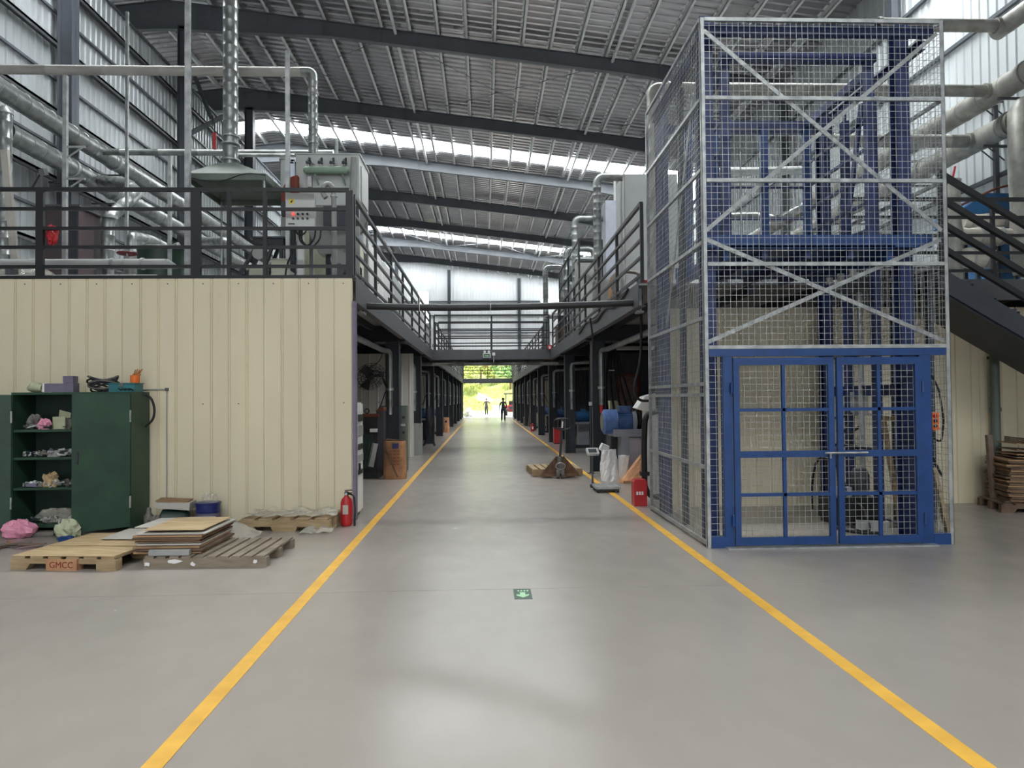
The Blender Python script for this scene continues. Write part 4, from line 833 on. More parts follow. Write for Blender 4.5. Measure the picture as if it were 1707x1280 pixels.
# ================================================================== under the platforms
# air drop pipes at every platform column
ORD = ['first', 'second', 'third', 'fourth', 'fifth', 'sixth', 'seventh', 'eighth', 'ninth']
for sgn, xe, side in ((-1, LX, 'left'), (1, RX, 'right')):
    for k in range(9):
        yc = 16.3+5.5*k; xr = xe+sgn*.2; xd = xe+sgn*.3; y0 = yc-5.3 if k else (10.3 if sgn < 0 else 10.9)
        r = thing('drop_pipe', 'silver drop pipe on the %s platform column on the %s, counted from the camera' % (ORD[k], side), 'pipe', (xd, yc-.3, 1.33), group='drop pipes on the platform columns')
        rr = .058
        run = [(xe+sgn*.42, y0, 2.74), (xe+sgn*.42, yc-.5, 2.74), (xd, yc-.3, 2.74)] if k == 0 else [(xe+sgn*1.7, yc-.42, 2.78), (xd, yc-.3, 2.72)]
        MB().tube(run+[(xd, yc-.3, 1.5)], rr, 12, .16).build('pipe', galv_duct, r, True)
        MB().cyl((xd, yc-.3, 1.33), (xd, yc-.3, 1.5), rr*.75).build('nozzle', red if (sgn > 0 and k == 0) else galv, r, True)
        MB().cyl((xd, yc-.3, 1.86), (xd, yc-.3, 1.92), rr*1.4).build('collar', galv, r, True)
        box('clip', slate, r, xd-.02, xd+.02, yc-.3, yc-.15, 2.2, 2.24)
        if k < 5 and not (sgn > 0 and k == 0): tube('air_hose', rubber, r, [(xd, yc-.28, 1.9), (xd+sgn*.1, yc-.28, 1.85), (xd+sgn*.22, yc-.26, 1.5), (xd+sgn*.3, yc-.25, 1.42)], .012, 6, .1)
# white control cabinet beside the cream room corner
r = thing('control_cabinet', 'narrow white control cabinet round the corner of the cream wall', 'cabinet', (-2.05, 10.45, 0))
box('body', white, r, -2.35, -1.82, 10.2, 10.68, .05, 1.62); box('plinth', slate, r, -2.33, -1.84, 10.22, 10.66, 0, .05)
d_ = box('door', white, r, -1.82, -1.795, 10.21, 10.67, .08, 1.6)
for k, (z, h) in enumerate(((1.35, .1), (1.15, .14), (.95, .08), (.78, .1), (.6, .06))): box('switch_row', black if k % 2 == 0 else panelgrey, d_, -1.795, -1.78, 10.26, 10.62, z, z+h)
box('door_handle', black, d_, -1.795, -1.765, 10.3, 10.33, .62, .76)
# wall fan
r = thing('caged_fan', 'black caged industrial wall fan above the dark press on the left', 'fan', (-2.62, 15.6, 1.95))
c = Vector((P3(617, 626, 15.6).x, 15.6, P3(617, 628, 15.6).z)); ax = Vector((.35, -.75, -.55)).normalized(); u = ax.orthogonal().normalized(); v = ax.cross(u); RF = .34
m = MB()
for k in range(5):
    f = (k+1)/5; m.ring([(c+ax*(.1*(1-f*f))+(u*math.cos(t*.2618)+v*math.sin(t*.2618))*RF*f, .005) for t in range(25)], 5, False)
    m.ring([(c-ax*(.09*(1-f*f))+(u*math.cos(t*.2618)+v*math.sin(t*.2618))*RF*f, .005) for t in range(25)], 5, False)
for t in range(20):
    d = u*math.cos(t*.314)+v*math.sin(t*.314); m.tube([c+ax*.1+d*.03, c+ax*.09+d*RF*.6, c+d*RF], .004, 5, .05); m.tube([c-ax*.09+d*.03, c-ax*.08+d*RF*.6, c+d*RF], .004, 5, .05)
m.build('cage', black, r)
MB().cyl(c-ax*.28, c-ax*.06, .09, n=16).build('motor', black, r, True); MB().cyl(c-ax*.04, c+ax*.06, .05, n=12).build('hub', black, r, True)
for k in range(3):
    t = k*2.094+.3; d = u*math.cos(t)+v*math.sin(t); e = ax.cross(d); p = c+d*.05; q = c+d*RF*.9
    MB().add([p+e*.03+ax*.02, p-e*.03-ax*.02, q-e*.1-ax*.03, q+e*.1+ax*.03, p+e*.03+ax*.026, p-e*.03-ax*.014, q-e*.1-ax*.024, q+e*.1+ax*.036], [(0,1,2,3),(7,6,5,4),(0,4,5,1),(1,5,6,2),(2,6,7,3),(3,7,4,0)]).build('blade', black, r)
tube('wall_arm', black, r, [c-ax*.2, c-ax*.2+Vector((.25, .1, .03)), (LX-.43, 16.05, c.z-.1), (LX-.4, 16.2, c.z-.22)], .025, 10, .1)
tube('power_cable', rubber, r, [c-ax*.22+Vector((0, 0, .06)), (c.x+.2, 15.7, 2.5), (-2.2, 15.7, 2.7)], .008, 6, .1)
# dark press with green guard
r = thing('press_machine', 'dark press with a green guard panel below the wall fan', 'machine', (-2.55, 15.6, 0))
box('frame', black, r, -3.0, -2.3, 15.35, 16.0, .12, .95); box('head', black, r, -3.0, -2.28, 15.4, 16.0, .95, 1.3); box('top_plate', rust, r, -3.02, -2.26, 15.36, 16.02, 1.3, 1.36)
box('base', black, r, -3.05, -2.25, 15.3, 16.02, 0, .12); MB().obox((-2.52, 15.3, .58), (.3, .02, .7), (-.05, 0, 0)).build('guard_panel', darkgreen, r)
for k in range(3): bar('guard_bar', cabgreen, r, (-2.62+.08*k, 15.27, .25), (-2.5+.08*k, 15.27, .8), .015)
MB().obox((-2.36, 15.28, .5), (.12, .015, .5), (0, .2, 0)).build('flap', lightgrey, r); box('white_bracket', white, r, -2.42, -2.27, 15.26, 15.34, .98, 1.05)
MB().ring([((-2.55+.05*math.cos(t*.5236), 15.7, 1.42+.05*math.sin(t*.5236)), .012) for t in range(13)], 6, False).build('lifting_eye', black, r, True)
box('side_casing', mat('press_side', (62,58,66), .5, var=.1), r, -2.32, -2.17, 15.5, 15.9, .1, 1.42); MB().prism([(-2.34, 1.42), (-2.16, 1.42), (-2.16, 1.5), (-2.22, 1.5)], 15.48, 15.92).build('side_lid', rust, r)
# brown paper sack with strap
def sack(name, mt, label, cat, x0, x1, y0, y1, h, seed, lean=0, taper=.9, rough=.02, rows=9):
    rnd = random.Random(seed); m = MB(); cx, cy = (x0+x1)/2, (y0+y1)/2; n = 28
    for i in range(rows+1):
        f = i/rows; z = h*f; s = 1-(1-taper)*f if f > .1 else .96
        for j in range(n):
            t = 2*math.pi*j/n; e = 4; cx_, sy_ = math.cos(t), math.sin(t)
            rr = (abs(cx_)**e+abs(sy_)**e)**(-1/e); k = rnd.uniform(-rough, rough)*.5; s2 = 1+rough*3*(math.sin(3*t+4*f+seed)+.6*math.sin(7*t-6*f+seed))
            m.v.append((cx+(x1-x0)/2*cx_*rr*s*s2+k+lean*f, cy+(y1-y0)/2*sy_*rr*s*s2*(1-.25*f)+k, max(0, z+(k*1.2 if 0 < i else 0))))
    for i in range(rows):
        for j in range(n): m.f.append((i*n+j, i*n+(j+1) % n, (i+1)*n+(j+1) % n, (i+1)*n+j))
    m.f += [tuple(reversed(range(n))), tuple(rows*n+j for j in range(n))]
    return m
r = thing('paper_sack', 'large brown paper sack with a blue label standing by the aisle on the left', 'sack', (-1.9, 15.3, 0))
sack('', None, '', '', -2.13, -1.66, 15.08, 15.5, .78, 2, .0, .93, .006).build('bag', paperbrown, r)
box('label_patch', paintblue, r, -1.93, -1.8, 15.075, 15.12, .64, .75); bar('strap', carddark, r, (-2.08, 15.07, .66), (-1.82, 15.07, .05), .008, .035)
for k in range(5):
    for i in range(3): box('print_mark', mat('print_brown', (150,96,66), .8, var=.05) if (k, i) == (0, 0) else bpy.data.materials['print_brown'], r, -2.0+.085*i, -1.94+.085*i, 15.074, 15.08, .3+.07*k, .325+.07*k)
MB().obox((-1.9, 15.3, .79), (.4, .06, .06), (0, .1, 0)).build('tied_top', carddark, r)
# meter cabinet behind the first left column
r = thing('meter_cabinet', 'grey-green cabinet with meters behind the first left platform column', 'cabinet', (-1.95, 16.95, 0))
box('body', greygreen, r, -2.4, -1.82, 16.75, 17.15, 0, 1.52)
for k in range(2):
    for i in range(2): MB().cyl((-1.97+.09*i, 16.75, 1.25-.35*k), (-1.97+.09*i, 16.735, 1.25-.35*k), .032, n=12).build('meter', black, r, True)
box('label_strip', lightgrey, r, -2.0, -1.84, 16.74, 16.75, 1.05, 1.1); box('column_guard', panelgrey, mz_l, LX-.44, LX-.1, 21.6, 22.0, 0, .95)
# generic pedestal machines further down
def pedestal(x, y, s, col, label, motor=None):
    r = thing('pedestal_machine', label, 'machine', (x, y, 0), group='pedestal machines beneath the platforms')
    box('base', slate, r, x-.3, x+.3, y-.3, y+.3, 0, .1); box('pillar', col, r, x-.18, x+.18, y-.18, y+.2, .1, .8*s); box('table', machgrey, r, x-.4, x+.4, y-.35, y+.35, .8*s, .86*s)
    MB().cyl((x-.25, y, 1.05*s), (x+.3, y, 1.05*s), .17, n=16).build('motor', motor or motorblue, r, True); box('terminal_box', motor or motorblue, r, x-.06, x+.1, y-.08, y+.08, 1.2*s, 1.3*s)
    MB().cyl((x-.32, y, 1.05*s), (x-.25, y, 1.05*s), .2, n=16).build('wheel_guard', slate2, r, True)
    tube('cable', rubber, r, [(x+.02, y+.05, 1.3*s), (x+.1, y+.2, 1.6*s), (x+.05, y+.3, 2.6)], .012, 6, .2); return r
for k, (x, y, c_) in enumerate(((-2.55, 24.6, darkgreen), (-2.6, 30.0, slate), (-2.6, 35.0, slate), (-2.6, 40.8, darkgreen), (-2.6, 46.5, slate))): pedestal(x, y, 1, c_, 'pedestal machine below the left platform, %s down the aisle' % ORD[k])
for k, (x, y, c_) in enumerate(((3.35, 19.4, machgrey), (3.3, 24.2, machgrey), (3.2, 29.6, slate), (3.2, 35.3, slate), (3.2, 40.8, slate))): pedestal(x, y, 1, c_, 'pedestal machine below the right platform, %s down the aisle' % ORD[k], machineblue if k == 1 else None)
o = thing('paper_sack', 'far brown sack standing below the left platform', 'sack', (-2.0, 38.7, 0)); sack('', None, '', '', -2.1, -1.78, 36.2, 36.55, .75, 5, 0, .9, .01).build('bag', paperorange, o); box('label_patch', paintblue, o, -2.0, -1.9, 36.17, 36.2, .5, .6)
o = thing('sheet_stack', 'brown boards leaning by a far right platform column', 'boards', (2.75, 43, 0))
for k in range(3): MB().obox((2.66+.05*k, 43.2, .4), (.025, .8, .8), (0, .1, 0)).build('board', carddark, o)
r = thing('tool_rack', 'black splayed stand on the floor beyond the second left column', 'stand', (-1.95, 25.9, 0))
for dx in (-.2, .2):
    for dy in (-.2, .2): bar('leg', black, r, (-2.0, 25.9, .5), (-2.0+dx, 25.9+dy, 0.01), .03)
cyl('pole', galv, r, (-2.0, 25.9, .5), (-2.0, 25.9, 1.9), .025); blob('draped_cover', slate, r, (-2.0, 25.9, .95), (.13, .13, .5), 4, .2, 8)
# ================================================================== right bay by the cage
r = thing('motor_bench', 'grey bench machine carrying a large blue electric motor on the right', 'machine', (2.9, 15.1, 0))
Ym = 14.75; a = P3(1024, 716, Ym); zt = a.z; b = P3(1036, 728, Ym)
box('bench_top', machgrey, r, a.x, 3.9, Ym, 15.5, b.z, zt); box('pedestal', machgrey, r, b.x, P3(1050, 740, Ym).x, Ym+.05, 15.4, 0, b.z); box('side_panel', mat('lilac_grey', (186,178,186), .5, var=.06), r, 2.98, 3.85, Ym+.08, 15.4, 0.02, b.z-.02)
box('recess_shade', black, r, a.x+.04, b.x, 15.2, 15.4, 0, b.z)  # solid black block paints in the shade below the bench top
mz_ = P3(1030, 703, Ym+.3).z; x0, x1 = P3(1004, 700, Ym+.3).x, P3(1062, 700, Ym+.3).x; ym = Ym+.32
mo = MB().cyl((x0+.3, ym, mz_), (x1-.1, ym, mz_), .2, n=24)
for t in range(26): t *= 2*math.pi/26; mo.bar((x0+.3, ym+.205*math.cos(t), mz_+.205*math.sin(t)), (x1-.1, ym+.205*math.cos(t), mz_+.205*math.sin(t)), .012, .03, (0, math.cos(t), math.sin(t)))
mo = mo.build('motor', motorblue, r, True)
MB().ring([((x0, ym, mz_), .2), ((x0+.04, ym, mz_), .265), ((x0+.3, ym, mz_), .265), ((x0+.32, ym, mz_), .2)], 28).build('fan_cover', motorblue, mo, True)
MB().cyl((x0-.012, ym, mz_), (x0, ym, mz_), .19, n=24).build('fan_grille', dirt, mo, True)
MB().ring([((x1-.12, ym, mz_), .24), ((x1-.04, ym, mz_), .24), ((x1, ym, mz_), .14)], 24).build('end_bell', machgrey, mo, True)
box('terminal_box', motorblue, mo, x0+.36, x0+.58, ym-.12, ym+.1, mz_+.19, mz_+.31); box('box_lid', motorblue, mo, x0+.34, x0+.6, ym-.14, ym+.12, mz_+.31, mz_+.335); box('foot', motorblue, mo, a.x+.03, x1-.06, ym-.2, ym+.2, zt, mz_-.15)
MB().cyl((x1, ym, mz_), (x1+.06, ym, mz_), .2, n=24).build('drive_pulley', black, mo, True)
r = thing('junction_cabinet', 'beige terminal cabinet behind the blue motor', 'cabinet', (3.05, 16.9, 0)); a, b = P3(1017, 668, 16.9), P3(1031, 668, 16.9); box('body', greenbag, r, a.x, b.x, 16.9, 17.3, 1.15, a.z); box('stand', slate, r, a.x+.05, b.x-.05, 16.95, 17.25, 0, 1.15); box('cable_gland', black, r, a.x+.04, a.x+.1, 17.0, 17.1, a.z, a.z+.06)
r = thing('hose_bundle', 'bundle of black hoses hanging beside the first right column', 'hoses', (2.95, 16.4, 1.2))
for k in range(5): x = 2.8+.07*k; tube('hose', rubber, r, [(2.88+.02*k, 16.45, 2.9), (x+.03, 16.42, 2.5), (x-.04+.05*k, 16.4, 1.9), (x+.02+.09*k, 16.42, 1.3)], .028, 8, .3)
tie = box('cable_tie', white, r, 2.86, 2.98, 16.38, 16.48, 2.28, 2.3)
o = thing('woven_sack', 'crumpled white woven sack on the floor in front of the blue motor', 'sack', (2.5, 14.35, 0)); m = sack('', None, '', '', 2.33, 2.7, 14.2, 14.55, .62, 11, -.05, .75, .025); m.build('bag', sackwhite, o)
MB().obox((2.38, 14.36, .66), (.16, .1, .14), (.2, .4, .2)).build('folded_top', sackwhite, o); m = sack('', None, '', '', 2.62, 2.84, 14.25, 14.5, .5, 12, .05, .9, .02, 6); m.build('side_flap', sackwhite, o)
o = thing('paper_sack', 'slumped orange-brown paper bag on the floor beside the mesh cage', 'sack', (2.85, 14.1, 0))
m = sack('', None, '', '', 2.66, 3.14, 13.95, 14.35, .52, 21, .2, .18, .02); m.build('bag', paperorange, o); MB().obox((2.78, 14.0, .03), (.3, .2, .05), (0, 0, .3)).build('loose_flap', paperorange, o)
r = thing('extinguisher_box', 'red fire extinguisher box on the floor at the rear corner of the cage', 'fire box', (2.37, 11.02, 0)); x0 = P3(1057, 820, 10.95).x
box('body', red, r, x0, x0+.2, 10.95, 11.15, 0, .36); MB().prism([(x0-.008, .36), (x0+.208, .36), (x0+.18, .4), (x0+.02, .4)], 10.945, 11.155).build('lid', red, r)
for k in range(3): box('white_letter', white, r, x0+.035+.04*k, x0+.062+.04*k, 10.946, 10.95, .17, .22)
r = thing('cable_hose', 'thick black hose bending down to the floor at the rear corner of the cage', 'hose', (2.5, 11.3, 0))
x = P3(1074, 760, 11.35).x; MB().tube([(x+.3, 11.4, P3(1076, 690, 11.35).z+.05), (x+.02, 11.35, P3(1076, 690, 11.35).z), (x, 11.35, .9), (x, 11.35, .22), (x+.1, 11.3, .08), (x+.35, 11.25, .1)], .045, 12, .14).build('hose', rubber, r, True); box('clamp', black, r, x-.07, x+.07, 11.3, 11.4, .42, .48)
r = thing('cable_hose', 'black cable looping down from the right platform edge', 'hose', (2.4, 11.5, 1.6)); MB().tube([P3(1069, 470, 11.6), P3(1069, 560, 11.6), P3(1068, 600, 11.6), P3(1058, 640, 11.6), P3(1056, 655, 11.6), P3(1066, 668, 11.6), P3(1082, 668, 11.6)], .022, 8, .2).build('cable', rubber, r, True)
tube('thin_cable', rubber, r, [P3(984, 530, 14.5), P3(988, 560, 14.5), P3(990, 600, 14.6)], .02, 8, .2)
r = thing('white_chute', 'white sheet-metal chute sticking out beside the mesh cage', 'chute', (2.75, 12.4, 0)); a = P3(1062, 680, 12.4)
MB().add([(a.x-.02, 12.3, a.z), (a.x+.3, 12.3, a.z-.1), (a.x+.3, 12.3, a.z+.25), (a.x+.12, 12.3, a.z+.2), (a.x-.02, 12.7, a.z), (a.x+.3, 12.7, a.z-.1), (a.x+.3, 12.7, a.z+.25), (a.x+.12, 12.7, a.z+.2)], [(0,1,2,3),(7,6,5,4),(0,4,5,1),(1,5,6,2),(2,6,7,3),(3,7,4,0)]).build('mouth', white, r); box('body', white, r, a.x+.15, a.x+.6, 12.32, 12.68, 0, a.z-.05)
# platform scale
r = thing('platform_scale', 'small platform scale with a tilted display on a post by the aisle line', 'scale', (2.12, 12.8, 0))
box('platform', galv, r, 1.93, 2.36, 12.52, 13.05, .065, .105); box('under_frame', slate, r, 1.95, 2.34, 12.55, 13.02, .03, .065)
for x in (1.97, 2.32):
    for y in (12.57, 13.0): cyl('foot', rubber, r, (x, y, 0), (x, y, .03), .022, n=8)
cyl('post', slate2, r, (1.95, 13.08, .05), (1.95, 13.08, .63), .018); box('post_socket', slate, r, 1.91, 1.99, 13.04, 13.12, .03, .09)
MB().obox((1.95, 13.05, .68), (.22, .14, .06), (.75, .0, .15)).build('display_head', lightgrey, r); MB().obox((1.947, 13.02, .705), (.15, .08, .01), (.75, 0, .15)).build('screen', slate, r)
r = thing('steel_pole', 'dark steel pole standing upright left of the first right column', 'pole', (2.42, 15.8, 0)); x = P3(985, 740, 15.8).x; cyl('pole', slate, r, (x, 15.8, 0), (x, 15.8, P3(985, 672, 15.8).z), .025); cyl('foot', slate, r, (x, 15.8, 0), (x, 15.8, .015), .08); box('tip', lightgrey, r, x-.03, x+.03, 15.77, 15.83, P3(985, 676, 15.8).z, P3(985, 670, 15.8).z)
# ---- pallets
def pallet(label, loc, rz, w, d, h, mt, n=7, along='y', notch=True, sub=None):
    r = thing('pallet', label, 'pallet', loc, rz, local=True, group='wooden pallets'); rnd = random.Random(int(w*100+d*10)); t = .02
    for k in range(3):                                        # stringers across the front, the middle and the back
        y = -d/2+.05+(d-.1)*k/2
        if notch: poly = [(-w/2, .0), (-w/2+.16, 0), (-w/2+.16, .0), (-w/2+.2, .06), (-w/2+.42, .06), (-w/2+.44, .0), (w/2-.44, .0), (w/2-.42, .06), (w/2-.2, .06), (w/2-.16, 0), (w/2, 0), (w/2, h-t), (-w/2, h-t)]
        else: poly = [(-w/2, .0), (w/2, 0), (w/2, h-t), (-w/2, h-t)]
        MB().prism(poly, y-.045, y+.045).build('stringer', mt, r)
    g = w/n
    for k in range(n):
        x = -w/2+g*(k+.5)+rnd.uniform(-.008, .008); MB().box(x-g*.36, x+g*.36, -d/2, d/2, h-t, h+rnd.uniform(-.002, .003)).build('deck_board', mt, r)
    return r
p1 = pallet('wooden pallet stamped with red letters under plywood in the left foreground', (-4.11, 7.88, 0), math.radians(-6.5), 1.1, 1.15, .13, wood, 6)
MB().box(-.16, .16, -.6, -.5, 0, .11).build('stamped_block', mat('stamped_block', (178,140,104), .8, var=.2, scale=6, c2=(160,108,80)), p1)
MB().box(.36, .56, -.6, -.5, 0, .11).build('corner_block', wood, p1)
fc = bpy.data.curves.new('stamp_letters', 'FONT'); fc.body = 'GMCC'; fc.size = .085; fc.extrude = .0008; fc.align_x = 'CENTER'; fc.materials.append(mat('stamp_ink', (128,40,26), .8, var=.1))
_t = bpy.data.objects.new('stamp_letters', fc); C.objects.link(_t); bpy.context.view_layer.update(); _me = bpy.data.meshes.new_from_object(_t.evaluated_get(bpy.context.evaluated_depsgraph_get())); bpy.data.objects.remove(_t)
fo = bpy.data.objects.new('stamp_letters', _me); C.objects.link(fo); fo.parent = p1; fo.location = (0, -.602, .028); fo.rotation_euler = (math.pi/2, 0, 0)
def sheetmesh(x0, x1, y0, y1, z, t, bend=0, seed=0, n=5):
    rnd = random.Random(seed); m = MB(); ph = rnd.random()*6
    zz = lambda x, y: z+bend*(math.sin(ph+3*(x-x0)/(x1-x0+1e-6))*.5+.5)*((y-y0)/(y1-y0+1e-6))
    for dz in (0, t):
        for i in range(n+1):
            for j in range(n+1): x = x0+(x1-x0)*i/n; y = y0+(y1-y0)*j/n; m.v.append((x, y, zz(x, y)+dz))
    N = (n+1)**2
    for i in range(n):
        for j in range(n): a = i*(n+1)+j; m.f += [(a, a+1, a+n+2, a+n+1), (N+a, N+a+n+1, N+a+n+2, N+a+1)]
    e = [i*(n+1) for i in range(n+1)]+[n*(n+1)+j for j in range(1, n+1)]+[i*(n+1)+n for i in range(n-1, -1, -1)]+[j for j in range(n-1, 0, -1)]
    for p, q in zip(e, e[1:]+e[:1]): m.f.append((p, q, N+q, N+p))
    return m
s_ = thing('plywood_sheet', 'thin warped plywood sheets on the stamped pallet in the left foreground', 'plywood', (-4.11, 7.88, .134), math.radians(-6.5), local=True)
sheetmesh(-.54, .52, -.57, .1, .0, .006, .0, 1).build('sheet', ply, s_); sheetmesh(-.5, .54, -.1, .58, .008, .006, .012, 2).build('sheet', ply, s_); sheetmesh(-.1, .56, .15, .66, .03, .006, .02, 3).build('sheet', cardgrey, s_)
p2 = pallet('weathered open-slat pallet carrying the flattened cartons', (-2.78, 7.79, 0), math.radians(-1.5), 1.22, .98, .115, oldwood, 10, notch=False)
for k, (x, z, w_) in enumerate(((-.3, .05, .09), (-.57, .02, .04), (-.12, .02, .03), (.5, .04, .03))):
    rnd = random.Random(k); MB().prism([(x+w_*math.cos(t*.7854)*rnd.uniform(.5, 1), z+.02+.03*math.sin(t*.7854)*rnd.uniform(.4, 1)) for t in range(8)], -.4925, -.489).build('paint_patch', white, p2)
cs = thing('carton_stack', 'stack of flattened brown cartons on the weathered pallet', 'cardboard', (-3.2, 7.86, .12), math.radians(-1), local=True)
rnd = random.Random(5); z = 0
for k in range(9):
    t = rnd.choice((.012, .016, .02)); dx, dy = rnd.uniform(-.02, .02), rnd.uniform(-.02, .02); w_ = rnd.uniform(.64, .7)
    sheetmesh(-w_/2+dx, w_/2+dx, -.42+dy, .46+dy, z, t, rnd.uniform(0, .006), k).build('flat_carton', [card, carddark, card, cardgrey, carddark][k % 5], cs); z += t+.007
sheetmesh(-.5, .12, -.1, .5, z, .006, .01, 77).build('flat_carton', cardgrey, cs); sheetmesh(-.28, .33, -.38, .4, z+.018, .006, .0, 78).build('flat_carton', ply, cs)
tag(MB().box(-3.36, -2.96, 7.335, 7.385, .12, .175).build('grey_bar', panelgrey), 'short grey metal bar on the front of the weathered pallet', 'metal bar')
p3 = pallet('wooden pallet covered with clear film against the cream wall', (-2.52, 9.55, .0), math.radians(-6), 1.18, .62, .16, wood, 5)
def drape(name, mt, par, x0, x1, y0, y1, hf, n=22, m_=14, seed=0, rough=.03):
    rnd = random.Random(seed); m = MB()
    for i in range(n+1):
        for j in range(m_+1):
            x = x0+(x1-x0)*i/n; y = y0+(y1-y0)*j/m_; z = hf(i/n, j/m_)+rnd.uniform(0, rough); m.v.append((x+rnd.uniform(-.01, .01), y+rnd.uniform(-.01, .01), z))
    for i in range(n):
        for j in range(m_): a = i*(m_+1)+j; m.f.append((a, a+1, a+m_+2, a+m_+1))
    o = m.build(name, mt, par)
    if par is None: o.modifiers.new('thickness', 'SOLIDIFY').thickness = .002
    return o
o = drape('film_sheet', film, None, -3.1, -1.92, 9.3, 9.86, lambda u, v: .166+.03*math.sin(u*9)**2*v+.025*math.sin(v*5+u*12)**2, 40, 22, 3, .02); tag(o, 'crumpled clear plastic film draped over the wall-side pallet', 'plastic film')
o = drape('film_sheet', film, None, -2.3, -1.9, 9.02, 9.26, lambda u, v: .005+.08*v*abs(math.sin(u*7)), 14, 8, 4); tag(o, 'clear plastic film trailing on the floor beside the fire extinguisher', 'plastic film')
o = drape('film_sheet', film, None, -3.35, -2.75, 8.55, 9.1, lambda u, v: .01+.16*math.sin(math.pi*u)*math.sin(math.pi*v), 14, 12, 6, .05); tag(o, 'bunched clear plastic film between the carton stack and the wall-side pallet', 'plastic film')
# ---- paint bucket, motor, bottle, cardboard box at the wall
r = thing('paint_bucket', 'dark blue paint bucket with a dirty label against the cream wall', 'bucket', (-3.68, 9.74, 0))
MB().lathe((-3.68, 9.74, 0), [(.13, 0), (.145, .02), (.152, .2), (.16, .205), (.16, .215), (.152, .22), (.155, .3), (.165, .305), (.165, .32), (.14, .322)], 24).build('pail', paintblue, r, True)
MB().lathe((-3.68, 9.74, .03), [(.1475, 0), (.1535, .15)], 24).build('label_band', purplegrey, r, True)
blob('film_wad', film, r, (-3.66, 9.74, .36), (.11, .1, .07), 8, .6, 8)
r = thing('scrap_motor', 'greasy dark green motor lying beside the paint bucket', 'motor', (-4.05, 9.68, 0))
MB().ring([((-4.27, 9.66, .12), .06), ((-4.24, 9.66, .12), .12), ((-3.98, 9.72, .12), .12), ((-3.92, 9.735, .12), .07)], 18).build('body', darkgreen, r, True); box('foot', black, r, -4.22, -3.98, 9.6, 9.76, 0, .02); MB().cyl((-4.33, 9.645, .12), (-4.27, 9.66, .12), .02).build('shaft', dirt, r, True); blob('rags', dirt, r, (-4.28, 9.62, .08), (.12, .1, .09), 3, .5, 8, 0)
r = thing('carton', 'squashed grubby white carton resting on the scrap motor', 'box', (-4.08, 9.7, .24)); MB().obox((-4.08, 9.7, .3), (.42, .24, .1), (0, .08, .05)).build('body', cardgrey, r); MB().obox((-4.1, 9.69, .358), (.4, .24, .012), (.05, .06, .1)).build('flap', card, r)
tag(MB().lathe((-4.42, 9.66, 0), [(.055, 0), (.06, .02), (.06, .16), (.03, .2), (.03, .25), (.022, .27)], 14).build('oil_bottle', dirt, None, True), 'dark oil bottle standing next to the green cabinet', 'bottle')
# ---- fire extinguisher
r = thing('fire_extinguisher', 'red fire extinguisher standing at the corner of the cream wall', 'fire extinguisher', (-1.83, 9.62, 0)); ex, ey = -1.835, 9.62
MB().lathe((ex, ey, 0), [(.06, 0), (.075, .015), (.078, .05), (.078, .3), (.065, .35), (.03, .385), (.025, .4)], 20).build('cylinder', red, r, True); MB().lathe((ex, ey, .4), [(.028, 0), (.03, .03), (.02, .05)], 12).build('valve', black, r, True)
bar('lever', black, r, (ex-.02, ey, .46), (ex+.08, ey-.03, .47), .02, .012); bar('lever', black, r, (ex-.02, ey, .44), (ex+.07, ey-.03, .43), .02, .012); cyl('gauge', galv, r, (ex, ey-.03, .42), (ex, ey-.045, .42), .018)
tube('hose', rubber, r, [(ex+.02, ey, .42), (ex+.1, ey-.02, .4), (ex+.12, ey-.03, .2), (ex+.11, ey-.03, .06)], .011, 8, .06); cyl('nozzle', black, r, (ex+.11, ey-.03, .06), (ex+.11, ey-.03, .0), .015); box('paper_label', cardgrey, r, ex-.035, ex+.035, ey-.082, ey-.075, .16, .28)
# ---- pallet on the jack
p4 = pallet('wooden pallet lifted on the hand pallet truck in the aisle', (1.5, 15.85, .02), math.radians(3), 1.08, 1.2, .14, wood, 7)
r = thing('pallet_truck', 'old orange hand pallet truck with a loop handle in the aisle', 'pallet truck', (1.55, 14.95, 0)); jm = mat('jack_paint', (128,92,62), .6, var=.25, scale=10, c2=(82,60,44))
fy = 15.02; zz = .44
m = MB(); m.prism([(1.19, .06), (1.93, .06), (1.93, .11), (1.62, zz), (1.5, zz), (1.19, .11)], fy, fy+.03); m.build('head_plate', jm, r)
for x in (1.19, 1.93): bar('edge_rib', jm, r, (x, fy-.02, .08), (1.5 if x < 1.5 else 1.62, fy-.02, zz), .04, .05)
box('toe_bar', jm, r, 1.17, 1.95, fy-.05, fy+.05, .03, .09)
for x in (1.32, 1.78): box('fork', jm, r, x-.075, x+.075, fy, fy+1.25, .075 if 0 else .045, .075); cyl('fork_roller', black, r, (x-.04, fy+1.1, .028), (x+.04, fy+1.1, .028), .028, n=12)
for x in (1.5, 1.6): cyl('steer_wheel', dirt, r, (x-.03, 14.9, .09), (x+.03, 14.9, .09), .09, n=18)
cyl('axle', slate, r, (1.45, 14.9, .09), (1.65, 14.9, .09), .015); cyl('pump', dirt, r, (1.55, 14.92, .1), (1.55, 14.94, .45), .06); box('pump_valve', dirt, r, 1.48, 1.62, 14.86, 14.92, .2, .3); MB().ring([((1.55+.1*math.cos(t*.5236), 14.83, .26+.07*math.sin(t*.5236)), .009) for t in range(13)], 6, False).build('chain_loop', galv, r, True)
bar('tiller', slate, r, (1.55, 14.93, .4), (1.6, 14.78, 1.2), .05, .035); bar('tiller_label', white, r, (1.588, 14.785, 1.05), (1.597, 14.763, 1.18), .03, .02)
